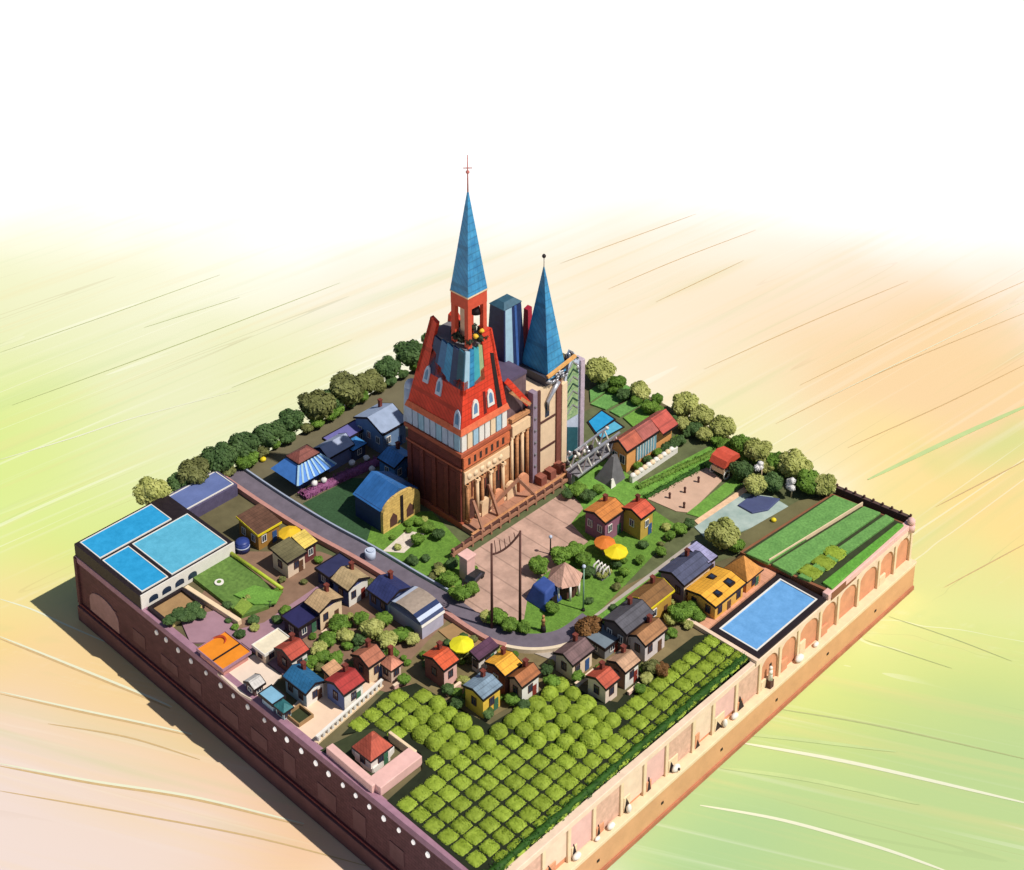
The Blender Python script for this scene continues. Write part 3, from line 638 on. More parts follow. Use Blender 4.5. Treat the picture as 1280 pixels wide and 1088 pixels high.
def house(label, quad, z, roof, rise, rc, wc, name='house', cat='house', win='xy', trim=None, chim=True, door='x', tile=True, group=None, z0=0, ov=.28, fac=None):
    X0, X1, Y0, Y1 = ext(quad, z); cx, cy = (X0+X1)/2, (Y0+Y1)/2; FOOT.append((X0, X1, Y0, Y1, label))
    t = thing(name, label, cat, (cx, cy, z0), group); o = (cx, cy, z0); e = z
    rm = rc if not isinstance(rc, tuple) else rcol(rc, tile); wm = wc if not isinstance(wc, tuple) else wcol(wc); tm = trim or DARK
    a0, a1, b0, b1 = X0+ov, X1-ov, Y0+ov, Y1-ov; th = .22
    wb = MB(o)
    if roof == 'gy': wb.exY([(a0, z0-.1), (a1, z0-.1), (a1, e), (cx, e+rise-.1), (a0, e)], b0, b1)
    elif roof == 'gx': wb.exX([(b0, z0-.1), (b1, z0-.1), (b1, e), (cy, e+rise-.1), (b0, e)], a0, a1)
    elif roof == 'shed': wb.exY([(a0, z0-.1), (a1, z0-.1), (a1, e), (a0, e+rise)], b0, b1)
    else: wb.box(a0, a1, b0, b1, z0-.1, e)
    wb.build('wall', wm, t)
    rb = MB(o); fb = MB(o)
    if roof == 'gy':
        prof = [(X0, e-.1), (cx, e+rise), (X1, e-.1), (X1, e-.1+th), (cx, e+rise+th+.06), (X0, e-.1+th)]; rb.exY(prof[::-1], Y0, Y1)
        for ya, yb in ((Y0-.06, Y0+.0), (Y1+.0, Y1+.06)): fb.exY([(X0, e-.2), (cx, e+rise-.1), (X1, e-.2), (X1, e-.02+th), (cx, e+rise+th+.1), (X0, e-.02+th)][::-1], ya, yb)
        fb.box(X1, X1+.1, Y0-.06, Y1+.06, e-.22, e+th-.1)
    elif roof == 'gx':
        prof = [(Y0, e-.1), (cy, e+rise), (Y1, e-.1), (Y1, e-.1+th), (cy, e+rise+th+.06), (Y0, e-.1+th)]; rb.exX(prof, X0, X1)
        for xa, xb in ((X0-.06, X0), (X1, X1+.06)): fb.exX([(Y0, e-.2), (cy, e+rise-.1), (Y1, e-.2), (Y1, e-.02+th), (cy, e+rise+th+.1), (Y0, e-.02+th)], xa, xb)
        fb.box(X0-.06, X1+.06, Y0-.1, Y0, e-.22, e+th-.1)
    elif roof == 'shed':
        rb.exY([(X0, e+rise), (X1, e-.06), (X1, e-.06+th), (X0, e+rise+th)], Y0, Y1)
        fb.box(X1, X1+.1, Y0-.06, Y1, e-.2, e+th-.04)
        fb.exY([(X0, e+rise-.1), (X1, e-.2), (X1, e+th-.02), (X0, e+rise+th+.04)], Y0-.06, Y0)
    elif roof in ('hip', 'pyr'):
        L = (X1-X0)/2; M = (Y1-Y0)/2; d = min(L, M)
        if roof == 'pyr': ra = rb_ = (cx, cy)
        elif L > M: ra, rb_ = (X0+d, cy), (X1-d, cy)
        else: ra, rb_ = (cx, Y0+d), (cx, Y1-d)
        zt = e+rise; v = [(X0, Y0, e), (X1, Y0, e), (X1, Y1, e), (X0, Y1, e), (*ra, zt), (*rb_, zt)]
        if roof == 'pyr': f = [(0, 1, 4), (1, 2, 4), (2, 3, 4), (3, 0, 4), (3, 2, 1, 0)]; v = v[:5]
        elif L > M: f = [(0, 1, 5, 4), (1, 2, 5), (2, 3, 4, 5), (3, 0, 4), (3, 2, 1, 0)]
        else: f = [(0, 1, 4), (1, 2, 5, 4), (2, 3, 5), (3, 0, 4, 5), (3, 2, 1, 0)]
        rb.add(v, f)
        fb.box(X0-.06, X1+.06, Y0-.06, Y1+.06, e-.26, e-.01)
    else:      # flat
        rb.box(X0, X1, Y0, Y1, e, e+.12)
        for q in ((X0-.12, X1+.12, Y0-.12, Y0), (X0-.12, X1+.12, Y1, Y1+.12), (X0-.12, X0, Y0, Y1), (X1, X1+.12, Y0, Y1)): fb.box(*q, e-.2, e+.28)
    ro = rb.build('roof', rm, t); fb.build('eaves_trim', tm, t)
    if chim and roof in ('gy', 'gx', 'hip'):
        hx, hy = cx-(X1-X0)*.22, cy+(Y1-Y0)*.25; zc = e+rise*.5
        MB(o).box(hx-.28, hx+.28, hy-.28, hy+.28, zc, e+rise+.9).box(hx-.36, hx+.36, hy-.36, hy+.36, e+rise+.9, e+rise+1.08).build('chimney', BRICK, ro)
    if fac: MB(o).box(a1, a1+.06, b0, b1, z0, e-.12).build('facade', fac, t)  # pale sun-side slab: the lit front's brightness is put into its colour
    fm = TIMBD if fac else WHITE if sum(lin(wc) if isinstance(wc, tuple) else (1,)) < 1.2 else TIMBD
    hh = min(1.2, (e-z0)*.38); zc = z0+(e-z0)*.58-z0
    if 'x' in win:
        nw = max(1, int((b1-b0)/1.9))
        for i in range(nw):
            if door == 'x' and i == nw//2 and nw > 1: continue
            put_window(t, (a1-cx+.03, b0+(i+.5)*(b1-b0)/nw-cy, zc), .8, hh, 'x', fm)
        if door == 'x':
            i = nw//2 if nw > 1 else 0; yq = b0+(i+.5)*(b1-b0)/nw+(.9 if nw == 1 else 0)
            if yq+.5 < b1:
                d = MB(o).box(a1-.02, a1+.08, yq-.45, yq+.45, z0, z0+min(2.1, (e-z0)*.72)).build('door', DOORM[R_.choice(list(DOORM))], t)
                MB(o).ball((a1+.11, yq+.3, z0+1.), .06, 6, 4).build('handle', SILV, d)
    if 'y' in win:
        nw = max(1, int((a1-a0)/2.1))
        for i in range(nw): put_window(t, (a0+(i+.5)*(a1-a0)/nw-cx, b0-cy-.03, zc), .8, hh, 'y', fm)
    return t
HS = [  # label, quad(l,t,r,b), eave z, roof, rise, roof colour, wall colour, options
 # left houses
 ('dark brown roofed house with yellow eaves behind the bright blue roofs', [(293, 655), (324, 633), (351, 653), (327, 668)], 3.2, 'shed', .7, (110, 76, 58), (176, 130, 60), dict(trim=YELL)),
 ('olive roofed house with a pale front under the round yellow canopy', [(343, 693), (355, 673), (382, 687), (362, 708)], 3.2, 'shed', .5, (120, 112, 78), (246, 222, 196), {}),
 ('small house with a pale yellow roof left of the dark brown kerb', [(368, 676), (380, 665), (395, 677), (380, 690)], 3., 'shed', .6, (246, 214, 104), (120, 60, 60), {}),
 ('navy walled house with a tan roof beside the pale bollard', [(414, 724), (441, 707), (460, 722), (436, 741)], 3.4, 'gx', .9, (206, 178, 132), (84, 96, 150), dict(fac=WHITE)),
 ('long low navy house with navy flat roof near the rose kerb', [(398, 712), (424, 690), (438, 704), (412, 726)], 2.6, 'flat', 0, (50, 52, 92), (60, 60, 96), dict(tile=False)),
 ('tan roofed navy house beside the mauve path', [(381, 752), (413, 734), (427, 748), (399, 769)], 3.6, 'gx', .8, (206, 172, 128), (62, 60, 110), dict(fac=CREAM)),
 ('navy flat roofed house below the tan roofed navy house', [(352, 770), (382, 754), (400, 770), (372, 788)], 2.6, 'flat', 0, (44, 42, 92), (70, 50, 70), dict(tile=False)),
 ('navy roofed house at the middle of the rose kerb, next to the striped one', [(459, 738), (487, 717), (514, 734), (486, 756)], 3., 'gx', .9, (52, 60, 112), (84, 100, 150), dict(fac=PALEB)),
 ('brick red roofed house with white terrace behind, under the mauve path', [(343, 811), (363, 797), (386, 810), (366, 829)], 3.4, 'gy', .7, (196, 82, 62), (110, 64, 62), dict(fac=WHITE)),
 ('deep red roofed house with blue gable side by the white balustrade', [(405, 851), (430, 835), (457, 849), (431, 871)], 3.4, 'gy', .7, (184, 58, 54), (110, 130, 186), dict(fac=WHITE)),
 ('dark blue roofed house in the row along the dark wall', [(349, 848), (376, 832), (407, 849), (388, 868)], 2.8, 'gx', .7, (44, 112, 158), (166, 198, 218), dict(fac=WHITE)),
 ('rusty brown roofed house among lime bushes, right of the deep red roof', [(438, 818), (460, 805), (479, 819), (463, 838)], 3.4, 'gy', .8, (184, 112, 84), (128, 82, 72), dict(fac=CREAM)),
 ('salmon roofed cottage behind the deep red roof', [(474, 826), (488, 816), (503, 828), (488, 841)], 2.6, 'hip', 1., (216, 140, 112), (240, 210, 190), {}),
 ('small sand roofed cottage left of the lime bushes', [(402, 838), (418, 828), (428, 836), (412, 848)], 2.2, 'shed', .4, (226, 172, 128), (214, 150, 110), dict(win='')),
 # middle front houses
 ('orange red roofed house left of the round yellow canopy', [(529, 818), (549, 806), (572, 826), (553, 841)], 3.8, 'gy', .7, (226, 96, 54), (152, 92, 82), dict(fac=PINKW)),
 ('purple roofed low house behind the marigold roof', [(587, 820), (610, 800), (622, 806), (602, 828)], 2.8, 'shed', .5, (92, 56, 80), (246, 236, 226), {}),
 ('marigold yellow roofed house in the middle of the front group', [(608, 829), (626, 811), (651, 829), (632, 848)], 4., 'gy', .6, (255, 184, 60), (140, 84, 72), {}),
 ('chestnut roofed house right of the marigold roof', [(634, 847), (656, 831), (674, 838), (656, 863)], 3.6, 'gy', .8, (176, 106, 58), (214, 180, 160), dict(fac=WHITE)),
 ('blue grey roofed house with yellow and orange front walls at the field edge', [(581, 856), (604, 838), (626, 858), (602, 878)], 3.8, 'gy', .5, (136, 158, 176), (250, 206, 80), {}),
 # right front houses
 ('mauve brown roofed house at the road bend', [(692, 817), (721, 794), (742, 814), (715, 832)], 3.2, 'gy', .8, (124, 96, 96), (250, 226, 196), {}),
 ('tan roofed house left of the lattice field top', [(758, 827), (776, 812), (801, 825), (783, 842)], 3.4, 'gy', .7, (206, 162, 128), (160, 120, 96), dict(fac=WHITE)),
 ('brick red roofed house with cream wall facing the loose crop bushes', [(732, 846), (750, 831), (775, 849), (757, 862)], 3.2, 'gy', .7, (204, 92, 66), (250, 226, 206), {}),
 ('grey blue low roofed shed in front of the big slate roof', [(728, 795), (752, 781), (778, 797), (756, 812)], 2.2, 'flat', 0, (126, 140, 152), (150, 150, 150), dict(tile=False)),
 ('big slate grey roofed house right of the brown tree', [(753, 776), (785, 748), (818, 766), (785, 794)], 4.2, 'gy', .9, (92, 90, 98), (110, 96, 92), {}),
 ('brown and yellow edged roof house behind the big slate roof', [(783, 748), (814, 723), (843, 737), (814, 762)], 4.0, 'gy', .8, (140, 98, 52), (206, 160, 70), dict(trim=YELL)),
 ('coffee brown roofed house with white facade below the big slate roof', [(785, 794), (812, 773), (834, 786), (807, 809)], 3.4, 'gy', .8, (176, 124, 80), (240, 226, 222), {}),
 ('dark navy grey roofed house at the end of the pale path', [(822, 716), (857, 688), (890, 705), (858, 732)], 4., 'gy', .9, (84, 88, 116), (150, 130, 150), dict(fac=CREAM)),
 ('small lavender roofed annex behind the dark navy grey roof', [(858, 690), (870, 682), (897, 695), (887, 705)], 4.2, 'shed', .5, (176, 172, 212), (200, 190, 210), dict(win='x')),
 ('dark brown and orange pyramid roofed house by the striped field corner', [(900, 711), (925, 697), (956, 711), (935, 726)], 3., 'pyr', 2.6, (214, 146, 70), (236, 160, 84), {}),
 # centre houses
 ('orange roofed house with purple side wall at the plaza corner', [(731, 640), (753, 620), (783, 636), (757, 655)], 4.4, 'gy', .7, (222, 138, 66), (160, 106, 128), {}),
 ('red roofed house with ochre facade right of the orange roofed house', [(777, 638), (793, 622), (819, 637), (803, 648)], 4.6, 'gy', .7, (222, 96, 66), (214, 176, 80), {}),
]
for lab, quad, z, rf, rise, rc, wc, op in HS: house(lab, quad, z, rf, rise, rc, wc, **op)

# pyramid house in the pink walled yard, bottom left
t = house('red brown pyramid roofed lodge inside the pink walled corner yard', [(440, 934), (466, 914), (491, 931), (464, 953)], 2.6, 'pyr', 2.6, (196, 92, 70), (252, 240, 230))
PK = poly([(410, 938), (480, 1000), (524, 953), (486, 922)])
pw = thing('pink_yard_wall', 'thick pink parapet wall round the corner yard of the pyramid roofed lodge', 'wall', (*PK[1], 0)); o = (*PK[1], 0)
q = [A(412, 942), A(468, 990), A(520, 950), A(488, 926)]
for i, (a, c, wd) in enumerate([(q[0], q[1], 1.2), (q[1], q[2], 2.6), (q[2], q[3], .5)]):
    e0 = Vector(a); e1 = Vector(c); d = (e1-e0).normalized(); L, Rr = ribbon([tuple(e0), tuple(e1+d*(.2 if i != 1 else 0))], wd)
    MB(o).prism([L[0], Rr[0], Rr[1], L[1]], 0, 1.5+i*.02).build('parapet', [PINKW, PINKW, CREAM][i], pw, bev=.1)
fn = thing('white_fence', 'low zigzag white fence in front of the pyramid roofed lodge', 'fence', (*A(463, 965), 0)); o = (*A(463, 965), 0)
for a, c in [((441, 943), (455, 962)), ((455, 962), (466, 968)), ((466, 968), (478, 958)), ((478, 958), (492, 940))]:
    p0, p1 = A(*a), A(*c); MB(o).beam((*p0, .5), (*p1, .5), .25, 1.0).build('panel', WHITE, fn)

# white balustrade by the patio
p0, p1 = A(478, 858), A(396, 930)
bl = thing('white_balustrade', 'long white balustrade between the peach patio and the loose crop bushes', 'balustrade', (*p0, 0)); o = (*p0, 0)
MB(o).beam((*p0, 1.25), (*p1, 1.25), .45, .2).build('top_rail', WHITE, bl); MB(o).beam((*p0, .15), (*p1, .15), .5, .3).build('base_rail', CREAM, bl)
for i in range(15):
    t_ = (i+.5)/15; x, y = p0[0]+(p1[0]-p0[0])*t_, p0[1]+(p1[1]-p0[1])*t_
    MB(o).box(x-.2, x+.2, y-.2, y+.2, .3, 1.15).build('baluster', WHITE, bl)
p0, p1 = A(233, 739), A(300, 782)
tag(MB((*p0, 0)).beam((*p0, .5), (*p1, .5), .8, 1.0).build('garden_wall', CREAM, bev=.08), 'straight cream garden wall below the big green lawn on the left', 'wall')
p0, p1 = A(247, 708), A(272, 692)
bs = thing('white_bench', 'white slatted bench beside the bright blue roof and the green lawn', 'bench', (*p0, 0)); o = (*p0, 0)
MB(o).beam((*p0, .5), (*p1, .5), 1., .14).build('seat', WHITE, bs); MB(o).beam((p0[0]-.5, p0[1], 1.0), (p1[0]-.5, p1[1], 1.0), .14, .9).build('backrest', WHITE, bs)
for tt in (.08, .5, .92): x, y = p0[0]+(p1[0]-p0[0])*tt, p0[1]+(p1[1]-p0[1])*tt; MB(o).box(x-.4, x+.4, y-.1, y+.1, 0, .43).build('leg', WHITE, bs)

# ------------------------------------------------------------------ blue-roofed hall at the left corner
zb = 2.6; X0, Y0 = Lc[0]+.1, Lc[1]+.3
f1 = A(174, 747, zb); X1 = f1[0]; Y1 = A(285, 596, zb)[1]; Ym = A(233, 713, zb)[1]
hl = thing('blue_roofed_hall', 'long low hall with three bright blue roof panels at the left corner', 'hall', (X0, Y0, 0)); o = (X0, Y0, 0)
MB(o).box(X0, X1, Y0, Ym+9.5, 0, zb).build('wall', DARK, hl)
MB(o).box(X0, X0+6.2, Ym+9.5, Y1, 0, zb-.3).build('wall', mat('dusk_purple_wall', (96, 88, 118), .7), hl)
# roof slabs and panels
def panel(quad, z, m, nm='roof_panel', rim=.28):
    a0, a1, b0, b1 = ext(quad, z)
    fr = MB(o)
    for qd in ((a0-rim, a1+rim, b0-rim, b0), (a0-rim, a1+rim, b1, b1+rim), (a0-rim, a0, b0, b1), (a1, a1+rim, b0, b1)): fr.box(*qd, z-.1, z+.16)
    r = MB(o).box(a0, a1, b0, b1, z-.1, z+.06).build(nm, m, hl); fr.build('panel_rim', WHITE, r)
    return a0, a1, b0, b1
print('hall', X0, X1, Y0, Y1, Ym)
yA, yB = Y0+.9, Ym+8.5
xm = X0+(X1-X0)*.36
for qd, m in (((X0+.7, xm-.5, yA, Y1-14), POOL2), ((X0+.7, X0+5.6, Y1-13.4, Y1-.6), mat('dusk_roof', (112, 128, 182), .35, .15, .3)), ((xm+.5, X1-.8, Y0+6.6, yB), POOL3), ((xm+.5, X1-.8, yA, Y0+5.6), POOL2)):
    r = MB(o).box(*qd, zb-.1 if qd[2] < Y1-13.5 else zb-.4, zb+.12 if qd[2] < Y1-13.5 else zb-.2).build('roof_panel', m, hl)
    fr = MB(o); a0, a1, b0, b1 = qd; z_ = zb if qd[2] < Y1-13.5 else zb-.3
    for e in ((a0-.16, a1+.16, b0-.16, b0), (a0-.16, a1+.16, b1, b1+.16), (a0-.16, a0, b0, b1), (a1, a1+.16, b0, b1)): fr.box(*e, z_-.05, z_+.2)
    fr.build('panel_rim', WHITE, r)
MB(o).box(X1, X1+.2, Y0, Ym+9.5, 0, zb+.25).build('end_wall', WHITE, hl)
for i in range(4):
    yq = Y0+1.4+i*2.5; pr = [(yq, .7), (yq+1.7, .7), (yq+1.7, 1.3)]+[(yq+.85+.85*math.cos(a*math.pi/8), 1.3+.5*math.sin(a*math.pi/8)) for a in range(1, 8)]+[(yq, 1.3)]
    MB(o).exX(pr, X1+.2, X1+.24).build('window', GLASS, hl)
# garden beds and lawn next to it
gq = ext([(180, 762), (231, 742), (262, 764), (209, 782)], 0)
gbx = thing('sunken_garden', 'dark rimmed planter bed with green plants below the white hall end', 'planter', (gq[0], gq[2], 0)); o = (gq[0], gq[2], 0)
for qd in ((gq[0], gq[1], gq[2], gq[2]+.5), (gq[0], gq[1], gq[3]-.5, gq[3]), (gq[0], gq[0]+.5, gq[2]+.5, gq[3]-.5)): MB(o).box(*qd, 0, .8).build('rim', DARK, gbx)
MB(o).box(gq[1]-.5, gq[1], gq[2]+.5, gq[3]-.5, 0, .8).build('rim', mat('pale_yellow_rim', (238, 214, 140), .7), gbx)
MB(o).box(gq[0]+.5, gq[1]-.5, gq[2]+.5, gq[3]-.5, -.1, .35).build('soil', BROWNS, gbx)
for x, y, r in ((225, 770, 1.5), (240, 762, 1.4), (213, 776, 1.2), (250, 768, 1.1), (236, 772, 1.2)): tree(x, y, r, 'dark', 'dark leafy plant growing in the rimmed planter bed by the white hall end', 'plants in the rimmed bed', 'garden_plant', 'plant', sq=.7)
lw = poly([(236, 722), (269, 699), (292, 700), (327, 727), (345, 748), (336, 762), (302, 774)])
tag(MB((*lw[0], 0)).prism(lw, -.1, .7).build('raised_lawn', mat('raised_turf', (108, 146, 66), .9, .2, .35, 'leaf', bump=.3, c2=(128, 164, 78))), 'raised smooth green lawn with pointed corners beside the blue roofed hall', 'lawn')
for k, (lab, pg) in enumerate([('long curved leaf shaped green bed on the raised lawn', [(292, 745), (318, 733), (352, 742), (345, 756), (318, 757)]), ('small lime green patch at the bottom of the raised lawn', [(292, 762), (304, 747), (316, 758), (303, 771)])]):
    pp = poly(pg, .7); tag(MB((*pp[0], .7)).prism(pp, .66, 1.0).build('leaf_bed', [LAWNB, mat('lime_turf', (150, 178, 70), .9, .2, .6, 'leaf')][k], bev=.08), lab, 'garden bed')
X, Y = A(274, 729, .7); mk = MB((X, Y, .7)); mk.cone((X, Y), .75, .75, .7, .95, 14); mk.cone((X, Y), .36, .36, .95, 1.02, 12, 1); tag(mk.build('drain_cover', [WHITE, LAWN]), 'round white ring marker in the middle of the raised lawn', 'marker')
p0, p1 = A(287, 692, .8), A(353, 738, .8)
tag(MB((*p0, 0)).tube([(*p0, 1.1), (*p1, 1.1)], .3, 8).build('lime_rail', mat('lime_paint', (190, 206, 60), .5)), 'slanting lime green rail along the upper edge of the raised lawn', 'rail')
X, Y = A(303, 682, 1); bt = thing('blue_tank', 'dark blue rounded water tank by the bright blue roof', 'tank', (X, Y, 0)); b = MB((X, Y, 0)); b.cone((X, Y), 1.2, 1.2, 0, 1.7, 20); b.ball((X, Y, 1.7), 1.2, 16, 8, 0, (1, 1, .4)); b.build('shell', mat('blue_enamel', (52, 70, 140), .4), bt); MB((X, Y, 0)).cone((X, Y), 1.26, 1.26, .9, 1.1, 20).build('band', PALEB, bt)
for x, y, r, c, lab, h in ((362, 664, 1.9, (250, 200, 40), 'round yellow canopy above the olive roofed house', 3.6), (577, 803, 1.9, (250, 240, 40), 'round lemon canopy on the brown yard by the road', 2.8), (770, 687, 2.0, (252, 226, 30), 'bright yellow parasol in the garden of the red roofed house', 2.6), (756, 676, 1.8, (232, 130, 50), 'orange parasol beside the bright yellow one', 2.7)):
    X, Y = A(x, y, h); t = thing('parasol', lab, 'parasol', (X, Y, 0)); m = mat('canvas_%d_%d' % c[:2], c, .7, .1)
    MB((X, Y, 0)).cone((X, Y), r, .1, h-.35, h+.35, 10, smooth=False).cone((X, Y), r, r, h-.55, h-.35, 10, smooth=False).build('canopy', m, t); MB((X, Y, 0)).cone((X, Y), .09, .09, 0, h, 8).build('pole', TIMBD, t); MB((X, Y, 0)).cone((X, Y), .4, .35, 0, .15, 10).build('base', GREYM, t)

# orange flat roofed pair and cream terrace by the dark wall
t = house('flat orange roofed store with a red crescent mark beside the dark wall', [(247, 810), (282, 793), (316, 817), (275, 838)], 1.6, 'flat', 0, ORANGE, (214, 150, 140), 'orange_store', 'store', win='', door='', trim=MAROON2)
a0, a1, b0, b1 = ext([(247, 810), (282, 793), (316, 817), (275, 838)], 1.6)
cx_, cy_ = (a0+a1)/2, (b0+b1)/2; MB((cx_, cy_, 0)).box(cx_-.12+.6, cx_+.12+.6, b0, b1, 1.7, 1.86).build('seam', DARK, t)
cr = MB((cx_, cy_, 0)); cr.tube([(cx_-2.2+1.1*math.cos(a*.25), cy_+.2+1.5*math.sin(a*.25), 1.76) for a in range(2, 15)], [.06, .12, .18, .22, .25, .26, .26, .25, .22, .18, .14, .1, .06], 6); cr.build('crescent_mark', mat('rust_red', (190, 70, 30), .6), t)
t = house('small dark hut with white striped roof on the cream patio', [(304, 852), (318, 844), (332, 853), (318, 864)], 1.7, 'gy', .5, (226, 220, 214), (110, 80, 78), 'hut', 'hut', chim=False, door='')
t = house('teal roofed kiosk beside the dark blue roofed house', [(340, 882), (352, 874), (368, 882), (356, 892)], 1.8, 'hip', .7, (60, 130, 134), (190, 214, 214), 'kiosk', 'kiosk', chim=False, door='')
t = house('pale blue flat roofed lean-to in front of the dark blue roofed house', [(324, 868), (340, 858), (356, 872), (340, 882)], 1.8, 'flat', 0, (140, 192, 220), (190, 210, 224), 'shed', 'shed', win='', door='', tile=False)
pp = ext([(357, 897), (374, 887), (391, 897), (376, 908)], .1); bx = thing('open_crate', 'open dark brown crate on the peach patio', 'crate', (pp[0], pp[2], 0)); o = (pp[0], pp[2], 0)
MB(o).box(pp[0], pp[1], pp[2], pp[3], .03, .25).build('floor', SOIL, bx)
for qd in ((pp[0]-.2, pp[1]+.2, pp[2]-.2, pp[2]), (pp[0]-.2, pp[1]+.2, pp[3], pp[3]+.2), (pp[0]-.2, pp[0], pp[2], pp[3]), (pp[1], pp[1]+.2, pp[2], pp[3])): MB(o).box(*qd, 0, .8).build('side', BROWNS, bx)
t = house('cream flat roofed terrace house behind the brick red roof', [(316, 809), (346, 787), (362, 798), (333, 820)], 2.2, 'flat', 0, (250, 236, 206), (246, 226, 200), 'terrace_house', 'house', tile=False, trim=WHITE)

# striped barrel roof house near road
a0, a1, b0, b1 = ext([(484, 752), (512, 737), (556, 762), (528, 787)], 2.6)
bh = thing('barrel_roofed_house', 'house with a grey centred navy and white striped barrel roof below the rose kerb', 'house', ((a0+a1)/2, (b0+b1)/2, 0)); o = ((a0+a1)/2, (b0+b1)/2, 0)
MB(o).box(a0+.2, a1-.2, b0+.2, b1-.2, 0, 2.4).build('wall', wcol((200, 196, 216)), bh)
nb = 12; xs = []
for i in range(nb):
    pa = math.pi*i/nb; pb = math.pi*(i+1)/nb; cxx = (a0+a1)/2; rx = (a1-a0)/2
    m_ = [NAVY, WHITE, NAVY, PALEB, GREYM, GREYM, GREYM, GREYM, NAVY, PALEB, NAVY, WHITE][i]
    f = lambda p, rr: (cxx-rx*rr*math.cos(p), 2.4+1.7*rr*math.sin(p))
    MB(o).exY([f(pa, .93), f(pb, .93), f(pb, 1), f(pa, 1)], b0, b1).build('roof_stripe', m_ if i not in (4, 5, 6, 7) else mat('taupe_roof', (176, 158, 142), .6), bh)

# ------------------------------------------------------------------ right quarter: striped field terrace, pool, yellow house
zt = 1.3
FT = poly([(925, 690), (1040, 617), (1136, 656), (1040, 742)], zt)
tr = MB((*FT[0], 0)).prism(FT, -.1, zt).build('field_terrace', mat('brown_terrace', (150, 96, 66), .85, .2, .5, bump=.3)); struct(tr)
FI = poly([(929, 691), (1041, 619), (1132, 656), (1037, 737)], zt); struct(MB((*FI[0], 0)).prism(FI, zt-.1, zt+.05).build('furrow_soil', SOIL))
for lab, pg, m in [('broad green crop strip next to the olive field', [(932, 692), (1043, 619), (1074, 631), (960, 704)], STRIP), ('second green crop strip from the olive field, with a pale edge', [(965, 705), (1080, 633), (1101, 641), (990, 718)], STRIP),
                   ('third green crop strip from the olive field, with lime squares at its lower end', [(997, 720), (1107, 643), (1118, 649), (1012, 726)], STRIP), ('narrow bright green crop strip nearest the arcade wall', [(1028, 728), (1122, 654), (1130, 656), (1040, 736)], mat('bright_strip', (112, 182, 66), .9, .2, .5, 'leaf'))]:
    pp = poly(pg, zt+.4); tag(MB((*pp[0], zt)).prism(pp, zt-.1, zt+.45).build('crop_strip', m, bev=.1), lab, 'crop')
pp = [A(961, 704, zt), A(1078, 632, zt)]; tag(MB((*pp[0], zt)).beam((*pp[0], zt+.35), (*pp[1], zt+.35), .16, .7).build('pale_edging', CREAM), 'thin cream edging between the first and second green crop strips', 'edging')
for i, (x, y, lab) in enumerate([(1013, 713, 'lime square plant block nearest the pool'), (1030, 701, 'lime square plant block, middle one of three'), (1044, 689, 'lime square plant block farthest from the pool')]):
    X, Y = A(x, y, zt+.6); a = bpy.data.objects.new('plant_block', MOUNDS[i]); COL.objects.link(a); a.location = (X, Y, zt+.3); a.scale = (1.25, 1.1, .6); tag(a, lab+' on the third green strip', 'crop')
OF = poly([(916, 676), (998, 629), (1040, 622), (930, 692)]); tag(MB((*OF[0], 0)).prism(OF, -.1, .5).build('olive_field', mat('olive_field', (120, 114, 76), .95, .16, .3, bump=.3)), 'plain olive brown fallow field above the green crop strips', 'field')
X, Y = A(967, 651, .6); tag(MB((X, Y, .5)).ball((X, Y, .75), .5, 10, 6, 0, (1, 1, .7)).build('hay_ball', YELL), 'small yellow hay ball lying on the olive field', 'hay')
# terrace rail top-right
rl = thing('rail_fence', 'dark low rail fence along the top right rim of the striped field', 'fence', (*A(1044, 616), 0)); o = (*A(1044, 616), 0)
p0, p1 = A(1046, 612, 1.), A(1138, 650, 1.); MB(o).beam((*p0, .8), (*p1, .8), .7, 1.6).build('rail', mat('rail_brown', (92, 70, 66), .8), rl)
for i in range(9):
    t_ = i/8; x, y = p0[0]+(p1[0]-p0[0])*t_, p0[1]+(p1[1]-p0[1])*t_; MB(o).cone((x, y), .2, .16, 0, 1.9, 8).ball((x, y, 1.95), .24, 8, 6).build('post', TIMBD, rl)
X, Y = A(1139, 655, 1.4); tag(MB((X, Y, 0)).cone((X, Y), .7, .7, 0, 1.3, 14).ball((X, Y, 1.9), .7, 12, 8).build('corner_finial', PINKW), 'round pink stone finial on the right corner of the block', 'finial')
pc = [A(1040, 748, 1.2), A(1139, 664, 1.2)]; tag(MB((*pc[0], 0)).beam((x1-.2, pc[0][1], .85), (x1-.2, y1, .85), 1.2, 1.1).build('terrace_parapet', PINKW, bev=.12), 'pale pink parapet along the outer edge of the striped field', 'parapet')
# pool
pq = ext([(900, 785), (977, 727), (1021, 750), (944, 812)], .6)
pl = thing('swimming_pool', 'rectangular blue swimming pool with dark rim and thin white edge by the arcade wall', 'pool', (pq[0], pq[2], 0)); o = (pq[0], pq[2], 0)
MB(o).box(*pq, -.1, .55).build('water', POOL, pl)
for rm, d0, d1, hh, m in (('white_edge', 0, .25, .7, WHITE), ('dark_rim', .25, 1.25, .62, DARK)):
    for qd in ((pq[0]-d1, pq[1]+d1, pq[2]-d1, pq[2]-d0), (pq[0]-d1, pq[1]+d1, pq[3]+d0, pq[3]+d1), (pq[0]-d1, pq[0]-d0, pq[2]-d0, pq[3]+d0), (pq[1]+d0, pq[1]+d1, pq[2]-d0, pq[3]+d0)): MB(o).box(*qd, -.1, hh).build(rm, m, pl)
dq = (pq[0]-5.3, pq[0]-1.55, pq[2]-1.5, pq[3]+1.5); tag(MB((dq[0], dq[2], 0)).box(*dq, -.1, .55).build('sun_deck', SALMON), 'flat salmon coloured sun deck along the inner side of the pool', 'deck')
